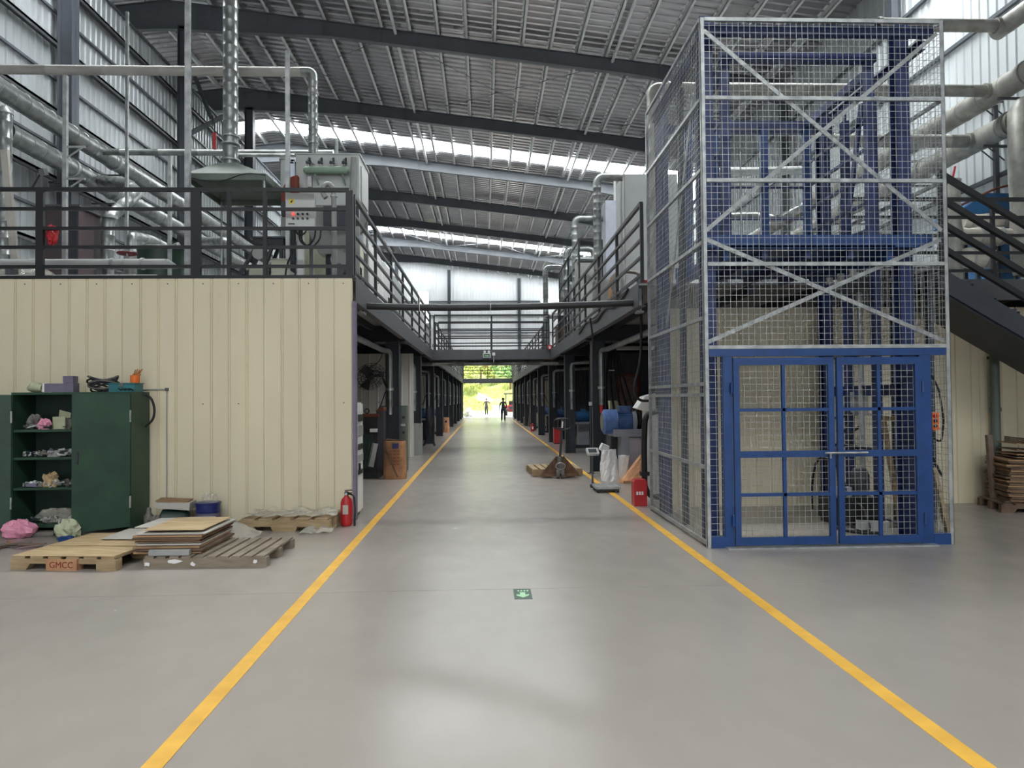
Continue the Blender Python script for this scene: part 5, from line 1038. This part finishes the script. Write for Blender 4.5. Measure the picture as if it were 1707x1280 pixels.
MB().tube([(1.6, 14.78, 1.0), (1.44, 14.77, 1.04), (1.41, 14.76, 1.13), (1.43, 14.75, 1.22), (1.6, 14.745, 1.25), (1.77, 14.75, 1.22), (1.79, 14.76, 1.13), (1.76, 14.77, 1.04), (1.6, 14.78, 1.0)], .015, 10, .05).build('loop_handle', black, r, True)
# ---- fire boxes down the right
r = thing('extinguisher_box', 'red fire box between the second and third right columns', 'fire box', (2.62, 26.2, 0)); box('body', red, r, 2.5, 2.82, 26.1, 26.4, .04, .56); box('lid', darkred, r, 2.48, 2.84, 26.08, 26.42, .56, .6); box('foot', slate, r, 2.52, 2.8, 26.12, 26.38, 0, .04)
r = thing('fire_extinguisher', 'small red extinguisher with a white mark near the fourth right column', 'fire extinguisher', (2.42, 36.6, 0)); MB().lathe((2.42, 36.6, 0), [(.09, 0), (.1, .05), (.1, .3), (.04, .4), (.03, .42)], 16).build('cylinder', red, r, True); box('handle', black, r, 2.36, 2.5, 36.58, 36.62, .42, .46); box('paper_label', white, r, 2.38, 2.46, 36.49, 36.505, .12, .25)
r = thing('brown_crate', 'small brown crate below the right platform far down the aisle', 'crate', (2.6, 44.5, 0)); box('body', carddark, r, 2.4, 2.75, 44.4, 44.9, 0, .5); box('lid', card, r, 2.38, 2.77, 44.38, 44.92, .5, .54)
# ================================================================== green cabinet and its contents
cb_ = thing('steel_cabinet', 'dark green steel cabinet with open doors against the cream wall', 'cabinet', (-5.3, 9.7, 0))
KX0, KX1, KY0, KY1, KZ = -6.06, -4.55, 9.46, 9.96, 1.79
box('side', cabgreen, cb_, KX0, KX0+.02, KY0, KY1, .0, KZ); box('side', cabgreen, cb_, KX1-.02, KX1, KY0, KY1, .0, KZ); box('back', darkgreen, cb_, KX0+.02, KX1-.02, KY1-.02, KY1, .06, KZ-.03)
box('top', cabgreen, cb_, KX0+.02, KX1-.02, KY0, KY1, KZ-.03, KZ); box('bottom', cabgreen, cb_, KX0+.02, KX1-.02, KY0, KY1-.02, .06, .1)
SH = [1.31, .955, .565]
for z in SH: box('shelf', cabgreen, cb_, KX0+.02, KX1-.02, KY0+.02, KY1-.02, z-.03, z)
def door(p, q, nm='door'):
    p = Vector((*p, 0)); q = Vector((*q, 0)); d = (q-p).normalized(); nrm = Vector((-d.y, d.x, 0))
    o = MB().bar(Vector((p.x, p.y, .91)), Vector((q.x, q.y, .91)), .022, 1.7).build('door', cabgreen, cb_)
    MB().bar(q-d*.05+nrm*.0+Vector((0, 0, .9)), q-d*.05+Vector((0, 0, 1.05)), .05, .03).build('handle', slate, o); MB().cyl(p+Vector((0, 0, .3)), p+Vector((0, 0, .45)), .014).build('hinge', galv, o); MB().cyl(p+Vector((0, 0, 1.4)), p+Vector((0, 0, 1.55)), .014).build('hinge', galv, o)
door((KX1-.01, KY0-.015), (-5.06, 9.03)); door((KX0+.01, KY0-.015), (-6.68, 9.1))
def clutter(name, label, x0, x1, y0, y1, z, n, seed, mats, smax=.05):
    rnd = random.Random(seed); m = MB(); idx = []
    for k in range(n):
        s = [rnd.uniform(.008, smax) for _ in range(3)]; st0 = len(m.f); zc = z+rnd.uniform(0, .035)+min(s)
        if rnd.random() < .5: m.obox((rnd.uniform(x0, x1), rnd.uniform(y0, y1), zc), s, (rnd.uniform(0, 3), rnd.uniform(0, .4), rnd.uniform(0, 3)))
        else: c = Vector((rnd.uniform(x0, x1), rnd.uniform(y0, y1), zc)); d = Vector((rnd.uniform(-1, 1), rnd.uniform(-1, 1), rnd.uniform(-.2, .3)))*.05; m.cyl(c-d, c+d, rnd.uniform(.006, .018), n=7)
        idx += [k % len(mats)]*(len(m.f)-st0)
    o = m.build(name, mats)
    for p, i in zip(o.data.polygons, idx): p.material_index = i
    return tag(o, label, 'metal parts', kind='stuff')
for i, (z, n, lab) in enumerate(((SH[0], 40, 'loose small hardware on the top shelf of the green cabinet'), (SH[1], 170, 'heap of loose bolts and fittings on the middle shelf of the green cabinet'), (SH[2], 80, 'scattered scrap parts on the lower shelf of the green cabinet'), (.1, 60, 'dusty scrap on the bottom of the green cabinet'))):
    clutter('loose_hardware', lab, KX0+.08, -5.0, 9.52, 9.75, z, n, i+3, [dirt, galv, slate, lightgrey], .06)
Z1 = SH[0]
o = blob('rag_bundle', dirt, None, (-5.87, 9.62, Z1+.09), (.08, .07, .1), 31, .5, 8, Z1); tag(o, 'grey cloth bundle at the left of the top cabinet shelf', 'rag')
o = blob('paper_wad', pink, None, (-5.72, 9.58, Z1+.06), (.075, .06, .075), 32, .6, 8, Z1); tag(o, 'faded pink crumpled paper on the top cabinet shelf', 'paper')
r = thing('carton', 'open beige small carton behind the pink paper on the top cabinet shelf', 'box', (-5.58, 9.72, Z1)); box('body', greenbag, r, -5.66, -5.5, 9.66, 9.8, Z1, Z1+.16); MB().obox((-5.5, 9.66, Z1+.19), (.14, .01, .09), (.5, .3, .2)).build('flap', greenbag, r)
r = thing('steel_mug', 'dark cylindrical tin in the middle of the top cabinet shelf', 'tin', (-5.4, 9.66, Z1)); MB().lathe((-5.4, 9.66, Z1), [(.055, 0), (.06, .01), (.06, .13), (.064, .135), (.05, .136)], 18).build('body', dirt, r, True); cyl('lid', slate, r, (-5.4, 9.66, Z1+.136), (-5.4, 9.66, Z1+.146), .055)
tag(MB().box(-5.33, -5.28, 9.54, 9.59, Z1, Z1+.05).build('white_carton', white), 'tiny white box at the front of the top cabinet shelf', 'box')
r = thing('plastic_jar', 'cloudy clear plastic jar at the right of the top cabinet shelf', 'jar', (-5.14, 9.64, Z1)); MB().lathe((-5.14, 9.64, Z1), [(.08, 0), (.085, .02), (.085, .17), (.06, .2), (.06, .22)], 18).build('body', film, r, True); cyl('cap', lightgrey, r, (-5.14, 9.64, Z1+.22), (-5.14, 9.64, Z1+.24), .055)
tag(MB().box(-5.66, -5.5, 9.55, 9.66, SH[1], SH[1]+.08).build('parts_tray', panelgrey), 'small grey parts box among the bolts on the middle cabinet shelf', 'box')
o = blob('paper_wad', ply, None, (-5.62, 9.56, SH[2]+.08), (.09, .06, .1), 35, .8, 8, SH[2]); tag(o, 'crumpled yellowish paper on the lower cabinet shelf', 'paper')
tag(MB().obox((-5.83, 9.54, SH[2]+.03), (.14, .05, .04), (0, .1, .3)).build('scrap_block', purplegrey), 'small mauve block at the left of the lower cabinet shelf', 'block')
for k, (p, q) in enumerate((((-5.42, 9.6, SH[2]+.01), (-5.4, 9.85, SH[2]+.3)), ((-5.1, 9.55, SH[2]+.02), (-5.28, 9.85, SH[2]+.2)))): tag(MB().cyl(p, q, .008, n=8).build('steel_rod', dirt, None, True), ['thin rod leaning almost upright on the lower cabinet shelf', 'thin rod leaning low at the right of the lower cabinet shelf'][k], 'rod')
o = blob('bag_of_scrap', film, None, (-5.55, 9.6, .18), (.24, .1, .1), 36, .5, 9, .1); tag(o, 'clear bag of scrap in the bottom of the green cabinet', 'bag')
o = blob('bag_of_scrap', dirt, None, (-5.2, 9.62, .2), (.16, .1, .11), 37, .4, 9, .1); tag(o, 'grey dusty bag in the bottom right of the green cabinet', 'bag')
# on top of the cabinet
r = thing('funnel', 'pale grubby funnel lying on the left of the cabinet top', 'funnel', (-5.82, 9.65, KZ)); MB().ring([((-5.95, 9.62, KZ+.045), .025), ((-5.88, 9.62, KZ+.075), .075), ((-5.76, 9.62, KZ+.06), .055)], 14).build('cone', greenbag, r, True); cyl('spout', dirt, r, (-5.76, 9.62, KZ+.06), (-5.71, 9.62, KZ+.05), .04)
r = thing('carton', 'small box with a white face on the cabinet top', 'box', (-5.65, 9.65, KZ)); MB().obox((-5.6, 9.65, KZ+.06), (.24, .14, .11), (0, 0, .1)).build('body', purplegrey, r); MB().obox((-5.68, 9.576, KZ+.06), (.12, .008, .11), (0, .1, .1)).build('white_face', white, r)
r = thing('carton', 'mauve-grey pair of stacked small boxes on the cabinet top', 'box', (-5.42, 9.65, KZ)); box('lower_box', purplegrey, r, -5.48, -5.35, 9.58, 9.72, KZ, KZ+.12); box('upper_box', purplegrey, r, -5.49, -5.36, 9.59, 9.71, KZ+.122, KZ+.21)
r = thing('cable_coil', 'heap of coiled black cable on the middle of the cabinet top', 'cable', (-5.02, 9.65, KZ)); rnd = random.Random(4)
for k in range(9): rx, ry = rnd.uniform(.12, .2), rnd.uniform(.08, .13); z = KZ+.025+.02*k; cx = -5.03+rnd.uniform(-.03, .03); MB().ring([((cx+rx*math.cos(t*.2618), 9.68+ry*math.sin(t*.2618), z+.025*math.sin(t*.5+k)), .012) for t in range(25)], 7, False).build('coil', [rubber, slate, dirt][k % 3], r, True)
for k in range(4): tube('loose_end', rubber, r, [(-4.9+.03*k, 9.62, KZ+.09-.015*k), (-4.8+.04*k, 9.58, KZ+.06), (-4.72+.05*k, 9.55, KZ+.02)], .01, 7, .05)
r = thing('tool_case', 'flat teal plastic case on the right of the cabinet top', 'case', (-4.72, 9.68, KZ)); box('shell', teal, r, -4.89, -4.56, 9.56, 9.8, KZ, KZ+.1); box('lid', teal, r, -4.9, -4.55, 9.55, 9.81, KZ+.102, KZ+.115); box('latch', dirt, r, -4.75, -4.7, 9.545, 9.56, KZ+.07, KZ+.11)
r = thing('brush_tin', 'rusty orange tin stuffed with an old glove on the cabinet top', 'tin', (-4.6, 9.7, KZ+.115)); cx = -4.62; MB().lathe((cx, 9.7, KZ+.117), [(.055, 0), (.058, .01), (.058, .1), (.05, .102)], 16).build('tin', orange, r, True)
blob('glove', mat('old_glove', (168,112,60), .8, var=.2, scale=10), r, (cx+.02, 9.7, KZ+.225), (.045, .035, .03), 6, .5, 6)
for k in range(4): MB().cyl((cx-.01+.02*k, 9.7, KZ+.23), (cx+.01+.03*k, 9.69, KZ+.29+.01*(k % 2)), .01, .007, 7).build('glove_finger', bpy.data.materials['old_glove'], r, True)
r = thing('hanging_hose', 'curved black hose hanging on the right side of the green cabinet', 'hose', (-4.5, 9.7, 1.3)); MB().tube([(-4.56, 9.82, 1.76), (-4.47, 9.82, 1.72), (-4.415, 9.82, 1.58), (-4.43, 9.82, 1.42), (-4.54, 9.82, 1.32)], .016, 10, .08).build('hose', rubber, r, True); box('hook', slate, r, -4.56, -4.53, 9.8, 9.84, 1.74, 1.78)
r = thing('wall_conduit', 'thin conduit running from the cabinet top down the cream wall', 'conduit', (-4.3, 9.985, .3)); a, b = P3(237, 649, 9.985), P3(278, 842, 9.985); c = P3(278, 649, 9.985)
MB().tube([(a.x, 9.985, c.z), (c.x, 9.985, c.z), (c.x, 9.985, b.z)], .008, 8, .02).build('tube', panelgrey, r, True); box('outlet', slate2, r, c.x-.02, c.x+.02, 9.97, 10.0, c.z-.02, c.z+.02)
# floor clutter in front of the cabinet
o = blob('plastic_bag', pink, None, (*G(30, 896).xy, .09), (.19, .13, .12), 41, .5, 9, 0); tag(o, 'crumpled pink plastic bag on the floor before the cabinet', 'bag')
o = blob('plastic_bag', greenbag, None, (*G(113, 897).xy, .1), (.14, .1, .13), 42, .45, 9, 0); tag(o, 'pale green bag beside the open cabinet door', 'bag')
o = blob('blue_rag', blue, None, (*G(110, 903).xy, .03), (.1, .08, .04), 43, .4, 7, 0); tag(o, 'bright blue rag on the floor behind the stamped pallet', 'rag')
g = G(38, 912); r = thing('wire_tangle', 'flattened brown scrap strips on the floor at the far left', 'scrap', (g.x, g.y, 0)); rnd = random.Random(8)
for k in range(7): x, y = g.x+rnd.uniform(-.25, .2), g.y+rnd.uniform(-.15, .12); MB().obox((x, y, .01+.006*k), (rnd.uniform(.2, .4), rnd.uniform(.03, .12), .004), (rnd.uniform(-.05, .05), rnd.uniform(-.05, .05), rnd.uniform(0, 3))).build('strip', [carddark, dirt, card][k % 3], r)
g = G(75, 893); tag(MB().obox((g.x, g.y, .03), (.25, .12, .05), (0, 0, .1)).build('grey_scrap', dirt), 'dusty grey lump between the pink and green bags', 'scrap')
# ================================================================== cartons on a pallet under the stair
pr_ = pallet('dark pallet loaded with flattened cartons under the stair', (7.85, 10.1, 0), math.radians(-14), 1.1, .8, .13, carddark, 7)
cs2 = thing('carton_stack', 'tall stack of flattened dark cartons under the stair', 'cardboard', (7.9, 10.12, .135), math.radians(-14), local=True); rnd = random.Random(15); z = 0
for k in range(26):
    t = rnd.choice((.018, .024, .03)); dx = rnd.uniform(-.03, .04); sheetmesh(-.48+dx, .5, -.36+rnd.uniform(-.03, .02), .34, z, t-.004, .004, k).build('flat_carton', [carddark, card, carddark][k % 3], cs2); z += t
for k in range(4): m = sheetmesh(-.44, .42, -.33, .3, 0, .016, 0, k+9); m.xf(Matrix.Translation((.08, -.03, z+.012+.02*k+.011*k*k)) @ Matrix.Rotation(.028*(k+.3), 4, 'Y')); m.build('bent_carton', [carddark, card][k % 2], cs2)
z += .1
for k in range(4): m = sheetmesh(-.4, .4, -.3, .3, 0, .02, 0, k); m.xf(Matrix.Translation((.14, -.04, z+.055+.024*k)) @ Matrix.Rotation(.13, 4, 'Y')); m.build('tilted_carton', carddark, cs2)
r = thing('stake', 'rough brown timber stake standing at the end of the dark carton pallet', 'stake', (7.35, 10.25, 0)); a = P3(1652, 725, 10.3); bar('timber', mat('stake_wood', (120,104,92), .85, var=.2, scale=6), r, (P3(1658, 840, 10.3).x, 10.3, 0), (a.x, 10.35, a.z), .075, .06); box('nail_plate', dirt, r, a.x-.03, a.x+.03, 10.31, 10.32, a.z-.1, a.z-.05)
r = thing('downpipe', 'grey vertical pipe in front of the cream wall under the stair', 'pipe', (7.8, 10.6, 0)); a = P3(1660, 700, 10.62); cyl('pipe', greygreen, r, (a.x, 10.62, 0), (a.x, 10.62, 3.0), .065); cyl('collar', greygreen, r, (a.x, 10.62, 1.4), (a.x, 10.62, 1.46), .078); box('wall_clip', slate, r, a.x-.02, a.x+.02, 10.62, 10.76, 2.2, 2.24)
# ================================================================== things fixed over the aisle
r = thing('insulated_pipe', 'black insulated pipe spanning the aisle between the two platforms', 'pipe', (.28, 11.0, 3.0))
MB().tube([(-1.8, 11.0, 3.085), (-.8, 11.0, 3.055), (.3, 11.0, 3.06), (1.4, 11.0, 3.085), (2.36, 11.0, 3.12)], .053, 14, .4).build('pipe', black, r, True)
for x in (-1.86, 2.4):
    for dy in (-.07, .1): box('hanger_strap', galv, r, x-.02, x+.02, 11+dy, 11+dy+.03, 2.98, 3.5)
    box('hanger_shoe', galv, r, x-.05, x+.05, 10.92, 11.13, 2.96, 2.99)
for x, h in ((-.98, .12), (.1, .35)): MB().ring([((x, 11+.06*math.cos(t*.5236), 3.06+.06*math.sin(t*.5236)), .004) for t in range(13)], 5, False).bar((x, 11, 3.11), (x, 11, 3.11+h), .006).build('wire_tie', white, r)
r = thing('exit_sign', 'small emergency exit sign with twin lamps on the footbridge beam', 'exit sign', (.05, 24.85, 3.1)); a, b = P3(805, 586, 24.85), P3(818, 596, 24.85)
box('housing', white, r, a.x, b.x, 24.82, 24.9, b.z, a.z-.06); box('panel', signgreen, r, a.x+.025, b.x-.025, 24.815, 24.82, b.z+.02, a.z-.085)
for i in range(4): box('letter_mark', signpale, r, a.x+.06+.04*i, a.x+.085+.04*i, 24.81, 24.815, b.z+.045, b.z+.08)
for x in (a.x+.06, b.x-.06): MB().cyl((x, 24.8, a.z-.01), (x, 24.88, a.z-.01), .045, n=14).build('lamp_head', white, r, True)
r = thing('wall_box', 'little white box next to the exit sign on the footbridge', 'box', (.33, 24.86, 3.2)); a = P3(823, 590, 24.86); box('body', white, r, a.x-.05, a.x+.05, 24.84, 24.9, a.z-.05, a.z+.05); box('conduit', galv, r, a.x-.008, a.x+.008, 24.86, 24.88, a.z-.3, a.z-.05)
r = thing('alarm_bell', 'round red alarm with a white mark at the right end of the footbridge', 'alarm', (2.3, 24.8, 3.3)); a = P3(917, 579, 24.8); MB().lathe((a.x, 24.84, a.z), [(.1, 0), (.1, .05), (.04, .09)], 18, (0, -1, 0)).build('dome', red, r, True); box('mark', white, r, a.x-.05, a.x+.02, 24.74, 24.75, a.z-.05, a.z+.03)
r = thing('cable_tray', 'pale horizontal duct crossing the aisle just under the footbridge', 'duct', (.4, 25.6, 2.8)); a = P3(700, 606, 25.6); MB().duct([(-2.4, 25.6, a.z), (3.2, 25.6, a.z)], .09, 0, 1.1, 14).build('duct', galv_duct, r, True)
for x in (-1.6, .45, 2.2): cyl('hanger_rod', slate, r, (x, 25.6, a.z+.05), (x, 25.6, MZ-.03), .01, n=6)
for sd, x in (('right', 2.9),):
    r = thing('tube_lamp', 'unlit strip lamp under the %s platform beyond the first column' % sd, 'lamp', (x-.8*(1 if x > 0 else -1)*-1, 18.5, 2.9)); xx = x+.9*(1 if x > 0 else -1)
    box('tray', lightgrey, r, xx-.6, xx+.6, 18.45, 18.55, 2.93, 2.99); cyl('tube', white, r, (xx-.58, 18.5, 2.91), (xx+.58, 18.5, 2.91), .015)
    for k in (-.5, .5): cyl('hanger', slate, r, (xx+k, 18.5, 2.99), (xx+k, 18.5, MZ-.17), .008, n=6)
# ================================================================== outside the gateway
yd = struct('ground_yard', 'sunlit pale concrete yard outside the gateway', 'yard', (0, 80, -.05)); box('slab', yard, yd, -40, 40, YE+.1, 90, -.12, -.01)
rnd = random.Random(12); m = MB(); nx, ny = 40, 16
def hillz(x, y): t = (y-89)/40; return max(0, t)*9+1.2*math.sin(x*.23)*max(0, t)+.5*math.sin(x*.9+y*.7)*min(1, max(0, t*3))-.05
for i in range(nx+1):
    for j in range(ny+1): x = -50+100*i/nx; y = 88+45*j/ny; m.v.append((x, y, hillz(x, y)))
for i in range(nx):
    for j in range(ny): a = i*(ny+1)+j; m.f.append((a, a+ny+1, a+ny+2, a+1))
tag(m.build('ground_hill', grassm), 'bright grassy bank rising beyond the yard', 'hillside', kind='structure')
m = MB(); rnd = random.Random(3)
for k in range(5000):
    x, y = rnd.uniform(-6, 8), rnd.uniform(90, 106); z = hillz(x, y); h = rnd.uniform(.2, .55); a = rnd.uniform(0, 6.3); d = Vector((math.cos(a)*.1, math.sin(a)*.1, 0)); t = Vector((rnd.uniform(-.15, .15), rnd.uniform(-.15, .15), h)); p = Vector((x, y, z-.03))
    m.add([p-d, p+d, p+t], [(0, 1, 2)])
tag(m.build('grass_tufts', [leaflit]), 'yellow-green long grass and weeds on the bank', 'grass', kind='stuff')
m = MB().add([(-.6, 95, 2.1), (3.6, 95, .2), (3.6, 95, -.1), (-1.2, 95, -.1), (-.9, 97, 2.6), (3.6, 97, .6), (3.6, 97, -.1), (-1.2, 97, -.1)], [(0,1,2,3),(7,6,5,4),(0,4,5,1),(1,5,6,2),(2,6,7,3),(3,7,4,0)])
tag(m.build('concrete_ramp', yard), 'pale sloping concrete wall at the foot of the bank', 'retaining wall')
r = thing('site_fence', 'pale turquoise site fence behind the walking person', 'fence', (2.0, 86, 0)); fm = mat('fence_turquoise', (170,214,206), .6, var=.05)
for k in range(5): box('fence_post', fm, r, .9+.6*k, .95+.6*k, 86, 86.05, 0, 1.0)
for k in range(4): box('fence_panel', fm, r, .96+.6*k, 1.49+.6*k, 86.01, 86.04, .1, .92)
def tree(x, y, h, rad, mt, label, seed):
    rnd = random.Random(seed); z0 = hillz(x, y) if y > 89 else 0; r = thing('broadleaf_tree', label, 'tree', (x, y, z0), group='trees on the bank')
    MB().ring([((x, y, z0-.1), .16), ((x+.1, y, z0+h*.4), .12), ((x-.05, y, z0+h*.8), .05)], 8).build('trunk', carddark, r, True)
    m = MB(); cs = [(Vector((x+rnd.uniform(-.6, .6)*rad, y+rnd.uniform(-.6, .6)*rad, z0+h*rnd.uniform(.35, .95))), rad*rnd.uniform(.35, .6)) for _ in range(14)]
    for c, cr_ in cs:
        for k in range(130):
            d = Vector((rnd.gauss(0, 1), rnd.gauss(0, 1), rnd.gauss(0, 1))).normalized(); p = c+d*cr_*rnd.uniform(.7, 1); u = d.orthogonal().normalized(); v = d.cross(u); s = rnd.uniform(.1, .2)
            u, v = (u*.8+d*rnd.uniform(-.6, .6))*s, (v+d*rnd.uniform(-.6, .6))*s; m.add([p-u, p+v, p+u, p-v], [(0, 1, 2, 3)])
    m.build('crown', mt, r)
red_leaf = mat('reddish_leaves', (190,120,100), .8, var=.2, scale=2)
for k, (x, y, h, rd, mt, lb) in enumerate(((-3.6, 99, 6.5, 2.6, leaflit, 'yellow-green tree at the left of the gateway view'), (-.6, 104, 6.5, 2.4, leaflit, 'yellowish tree behind the sloping concrete wall'), (3.6, 101, 7, 3.0, leafm, 'deep green tree at the right of the gateway view'), (1.4, 108, 7.5, 2.6, leafm, 'green tree high on the bank in the middle of the gateway'), (6.8, 104, 7, 3, leafm, 'green tree mostly hidden behind the right gate frame'), (-7.5, 103, 7.5, 3, leaflit, 'yellow-green tree mostly hidden behind the left gate frame'), (.6, 114, 5, 1.5, red_leaf, 'reddish shrub high on the bank'), (-3, 116, 7, 3, leafm, 'dark green tree at the top of the bank'), (4.5, 117, 7, 3, leafm, 'large green tree at the top right of the bank'))): tree(x, y, h, rd, mt, lb, 50+k)
# red tractor
r = thing('tractor', 'small red tractor with a dark canopy parked outside the gateway', 'tractor', (2.7, 73, 0)); tx, ty = 2.7, 73
box('bonnet', red, r, tx-.4, tx+.4, ty-1.1, ty+.1, .55, 1.05); box('grille', slate, r, tx-.33, tx+.33, ty-1.12, ty-1.1, .62, .92); box('chassis', darkred, r, tx-.35, tx+.35, ty-1.0, ty+1.2, .35, .55); box('mudguard', red, r, tx-.75, tx-.4, ty+.2, ty+1.2, .85, 1.0); box('mudguard', red, r, tx+.4, tx+.75, ty+.2, ty+1.2, .85, 1.0)
for x, y, rr in ((tx-.55, ty-.7, .32), (tx+.55, ty-.7, .32), (tx-.6, ty+.7, .48), (tx+.6, ty+.7, .48)): w_ = MB().cyl((x-.12, y, rr), (x+.12, y, rr), rr, n=20).build('wheel', rubber, r, True); MB().cyl((x-.13, y, rr), (x+.13, y, rr), rr*.5, n=16).build('rim', red, w_, True)
for x in (tx-.55, tx+.55):
    for y in (ty-.1, ty+1.0): cyl('canopy_post', slate, r, (x, y, .9), (x, y, 2.15), .03, n=8)
box('canopy', slate, r, tx-.75, tx+.75, ty-.3, ty+1.25, 2.15, 2.25); box('seat', black, r, tx-.22, tx+.22, ty+.45, ty+.85, 1.0, 1.1); box('seat_back', black, r, tx-.22, tx+.22, ty+.85, ty+.95, 1.1, 1.45); MB().ring([((tx+.17*math.cos(t*.5236), ty+.2, 1.35+.17*math.sin(t*.5236)), .015) for t in range(13)], 6, False).bar((tx, ty+.2, 1.35), (tx, ty+.05, 1.05), .03).build('steering_wheel', black, r, True)
# ---- people: one continuous skinned body each
def person(label, loc, rz, J, top, legs):
    """J: joint name -> local point; grows one surface over the skeleton"""
    chain = [('pelvis', .125, None), ('belly', .125, 'pelvis'), ('chest', .145, 'belly'), ('collar', .085, 'chest'), ('neck', .055, 'collar'), ('jaw', .07, 'neck'), ('head', .092, 'jaw'), ('crown', .07, 'head')]
    for s in 'LR':
        chain += [('sh'+s, .07, 'collar'), ('el'+s, .046, 'sh'+s), ('wr'+s, .03, 'el'+s), ('palm'+s, .034, 'wr'+s), ('fing'+s, .016, 'palm'+s), ('thumb'+s, .012, 'palm'+s), ('hip'+s, .112, 'pelvis'), ('knee'+s, .085, 'hip'+s), ('ank'+s, .06, 'knee'+s), ('toe'+s, .036, 'ank'+s)]
    me = bpy.data.meshes.new('person'); nm = [c[0] for c in chain]; idx = {n: i for i, n in enumerate(nm)}
    me.from_pydata([J[n] for n in nm], [(idx[c[2]], idx[c[0]]) for c in chain if c[2]], [])
    ob = bpy.data.objects.new('person', me); C.objects.link(ob)
    sk = ob.modifiers.new('skin', 'SKIN'); sk.use_smooth_shade = True
    for i, c in enumerate(chain): v = me.skin_vertices[0].data[i]; v.radius = (c[1], c[1]*(.72 if c[0] in ('pelvis', 'belly', 'chest', 'collar') else 1)); v.use_root = (i == 0)
    ob.modifiers.new('sub', 'SUBSURF').levels = 2
    dg = bpy.context.evaluated_depsgraph_get(); m2 = bpy.data.meshes.new_from_object(ob.evaluated_get(dg)); bpy.data.objects.remove(ob)
    o = bpy.data.objects.new('person', m2); C.objects.link(o); o.location = loc; o.rotation_euler = (0, 0, rz); OFF[o.name] = Vector()
    m2.materials.clear()
    for t in (skin, top, legs, black): m2.materials.append(t)
    for p in m2.polygons:
        c = p.center; p.use_smooth = True; far = abs(c.x) > .3
        p.material_index = 0 if c.z > J['neck'][2]-.03 or far and (c.z < J['elL'][2]-.02 or abs(c.x) > abs(J['elL'][0])+.02) else (1 if c.z > J['pelvis'][2]-.04 else (2 if c.z > .09 else 3))
    hx, hy, hz = J['head']
    m = MB(); m.ring([((hx, hy+.03, hz-.03), .09), ((hx, hy+.025, hz+.04), .105), ((hx, hy+.015, hz+.1), .085), ((hx, hy+.01, hz+.135), .03)], 16); m.build('hair', hairm, o, True)
    for s in (-1, 1): MB().obox((hx+s*.035, hy-.093, hz+.005), (.022, .012, .012)).build('eye', black, o); MB().obox((hx+s*.098, hy, hz-.01), (.018, .04, .06)).build('ear', skin, o)
    MB().obox((hx, hy-.1, hz-.025), (.026, .03, .045)).build('nose', skin, o); MB().obox((hx, hy-.09, hz-.065), (.05, .012, .012)).build('mouth', darkred, o)
    return tag(o, label, 'person')
def joints(armL, armR, stepL, stepR):
    J = dict(pelvis=(0, 0, .93), belly=(0, 0, 1.08), chest=(0, 0, 1.27), collar=(0, .01, 1.42), neck=(0, .005, 1.5), jaw=(0, -.02, 1.56), head=(0, -.005, 1.63), crown=(0, 0, 1.7))
    for s, sx, arm, stp in (('L', 1, armL, stepL), ('R', -1, armR, stepR)):
        J['sh'+s] = (sx*.18, 0, 1.39); J['hip'+s] = (sx*.09, 0, .88)
        (ex, ey, ez), (wx, wy, wz) = arm; J['el'+s] = (sx*ex, ey, ez); J['wr'+s] = (sx*wx, wy, wz); d = (Vector(J['wr'+s])-Vector(J['el'+s])).normalized(); w_ = Vector(J['wr'+s])
        J['palm'+s] = tuple(w_+d*.06); J['fing'+s] = tuple(w_+d*.16); J['thumb'+s] = tuple(w_+d*.08+Vector((-sx*.03, -.04, 0)))
        (ky, kz), (ay, az) = stp; J['knee'+s] = (sx*.1, ky, kz); J['ank'+s] = (sx*.1, ay, az); J['toe'+s] = (sx*.11, ay-.15, max(.035, az-.05))
    return J
person('person in a grey top and dark trousers walking up the aisle near the gateway', (1.38, 54, 0), 0.05, joints(((.27, .04, 1.13), (.3, -.06, .9)), ((.27, -.03, 1.13), (.29, -.14, .92)), ((-.1, .5), (-.14, .085)), ((.06, .48), (.16, .1))), shirt, trousers)
person('person in dark clothes pulling a hand trolley out in the yard', (.17, 75, 0), -.1, joints(((.4, -.02, 1.22), (.62, -.08, 1.13)), ((.27, .02, 1.14), (.33, -.06, .92)), ((-.08, .5), (-.1, .085)), ((.07, .48), (.17, .1))), trousers, trousers)
r = thing('hand_trolley', 'low hand trolley beside the person out in the yard', 'trolley', (-.45, 74.8, 0)); box('deck', lightgrey, r, -.75, -.3, 74.6, 75.2, .16, .2)
for x in (-.7, -.35):
    for y in (74.7, 75.1): cyl('wheel', black, r, (x-.02, y, .07), (x+.02, y, .07), .07, n=12); box('caster_fork', slate, r, x-.02, x+.02, y-.02, y+.02, .1, .16)
tube('handle', slate, r, [(-.7, 75.2, .2), (-.7, 75.25, .85), (-.35, 75.25, .85), (-.35, 75.2, .2)], .015, 8, .06)
r = thing('white_bags', 'pile of white bags by the left gate post out in the yard', 'bags', (-1.5, 69, 0))
for k, (x, z) in enumerate(((-1.75, .25), (-1.35, .25), (-1.55, .62))): blob('bag', sackwhite if k else greenbag, r, (x, 69, z), (.3, .25, .26), 60+k, .2, 8, 0)
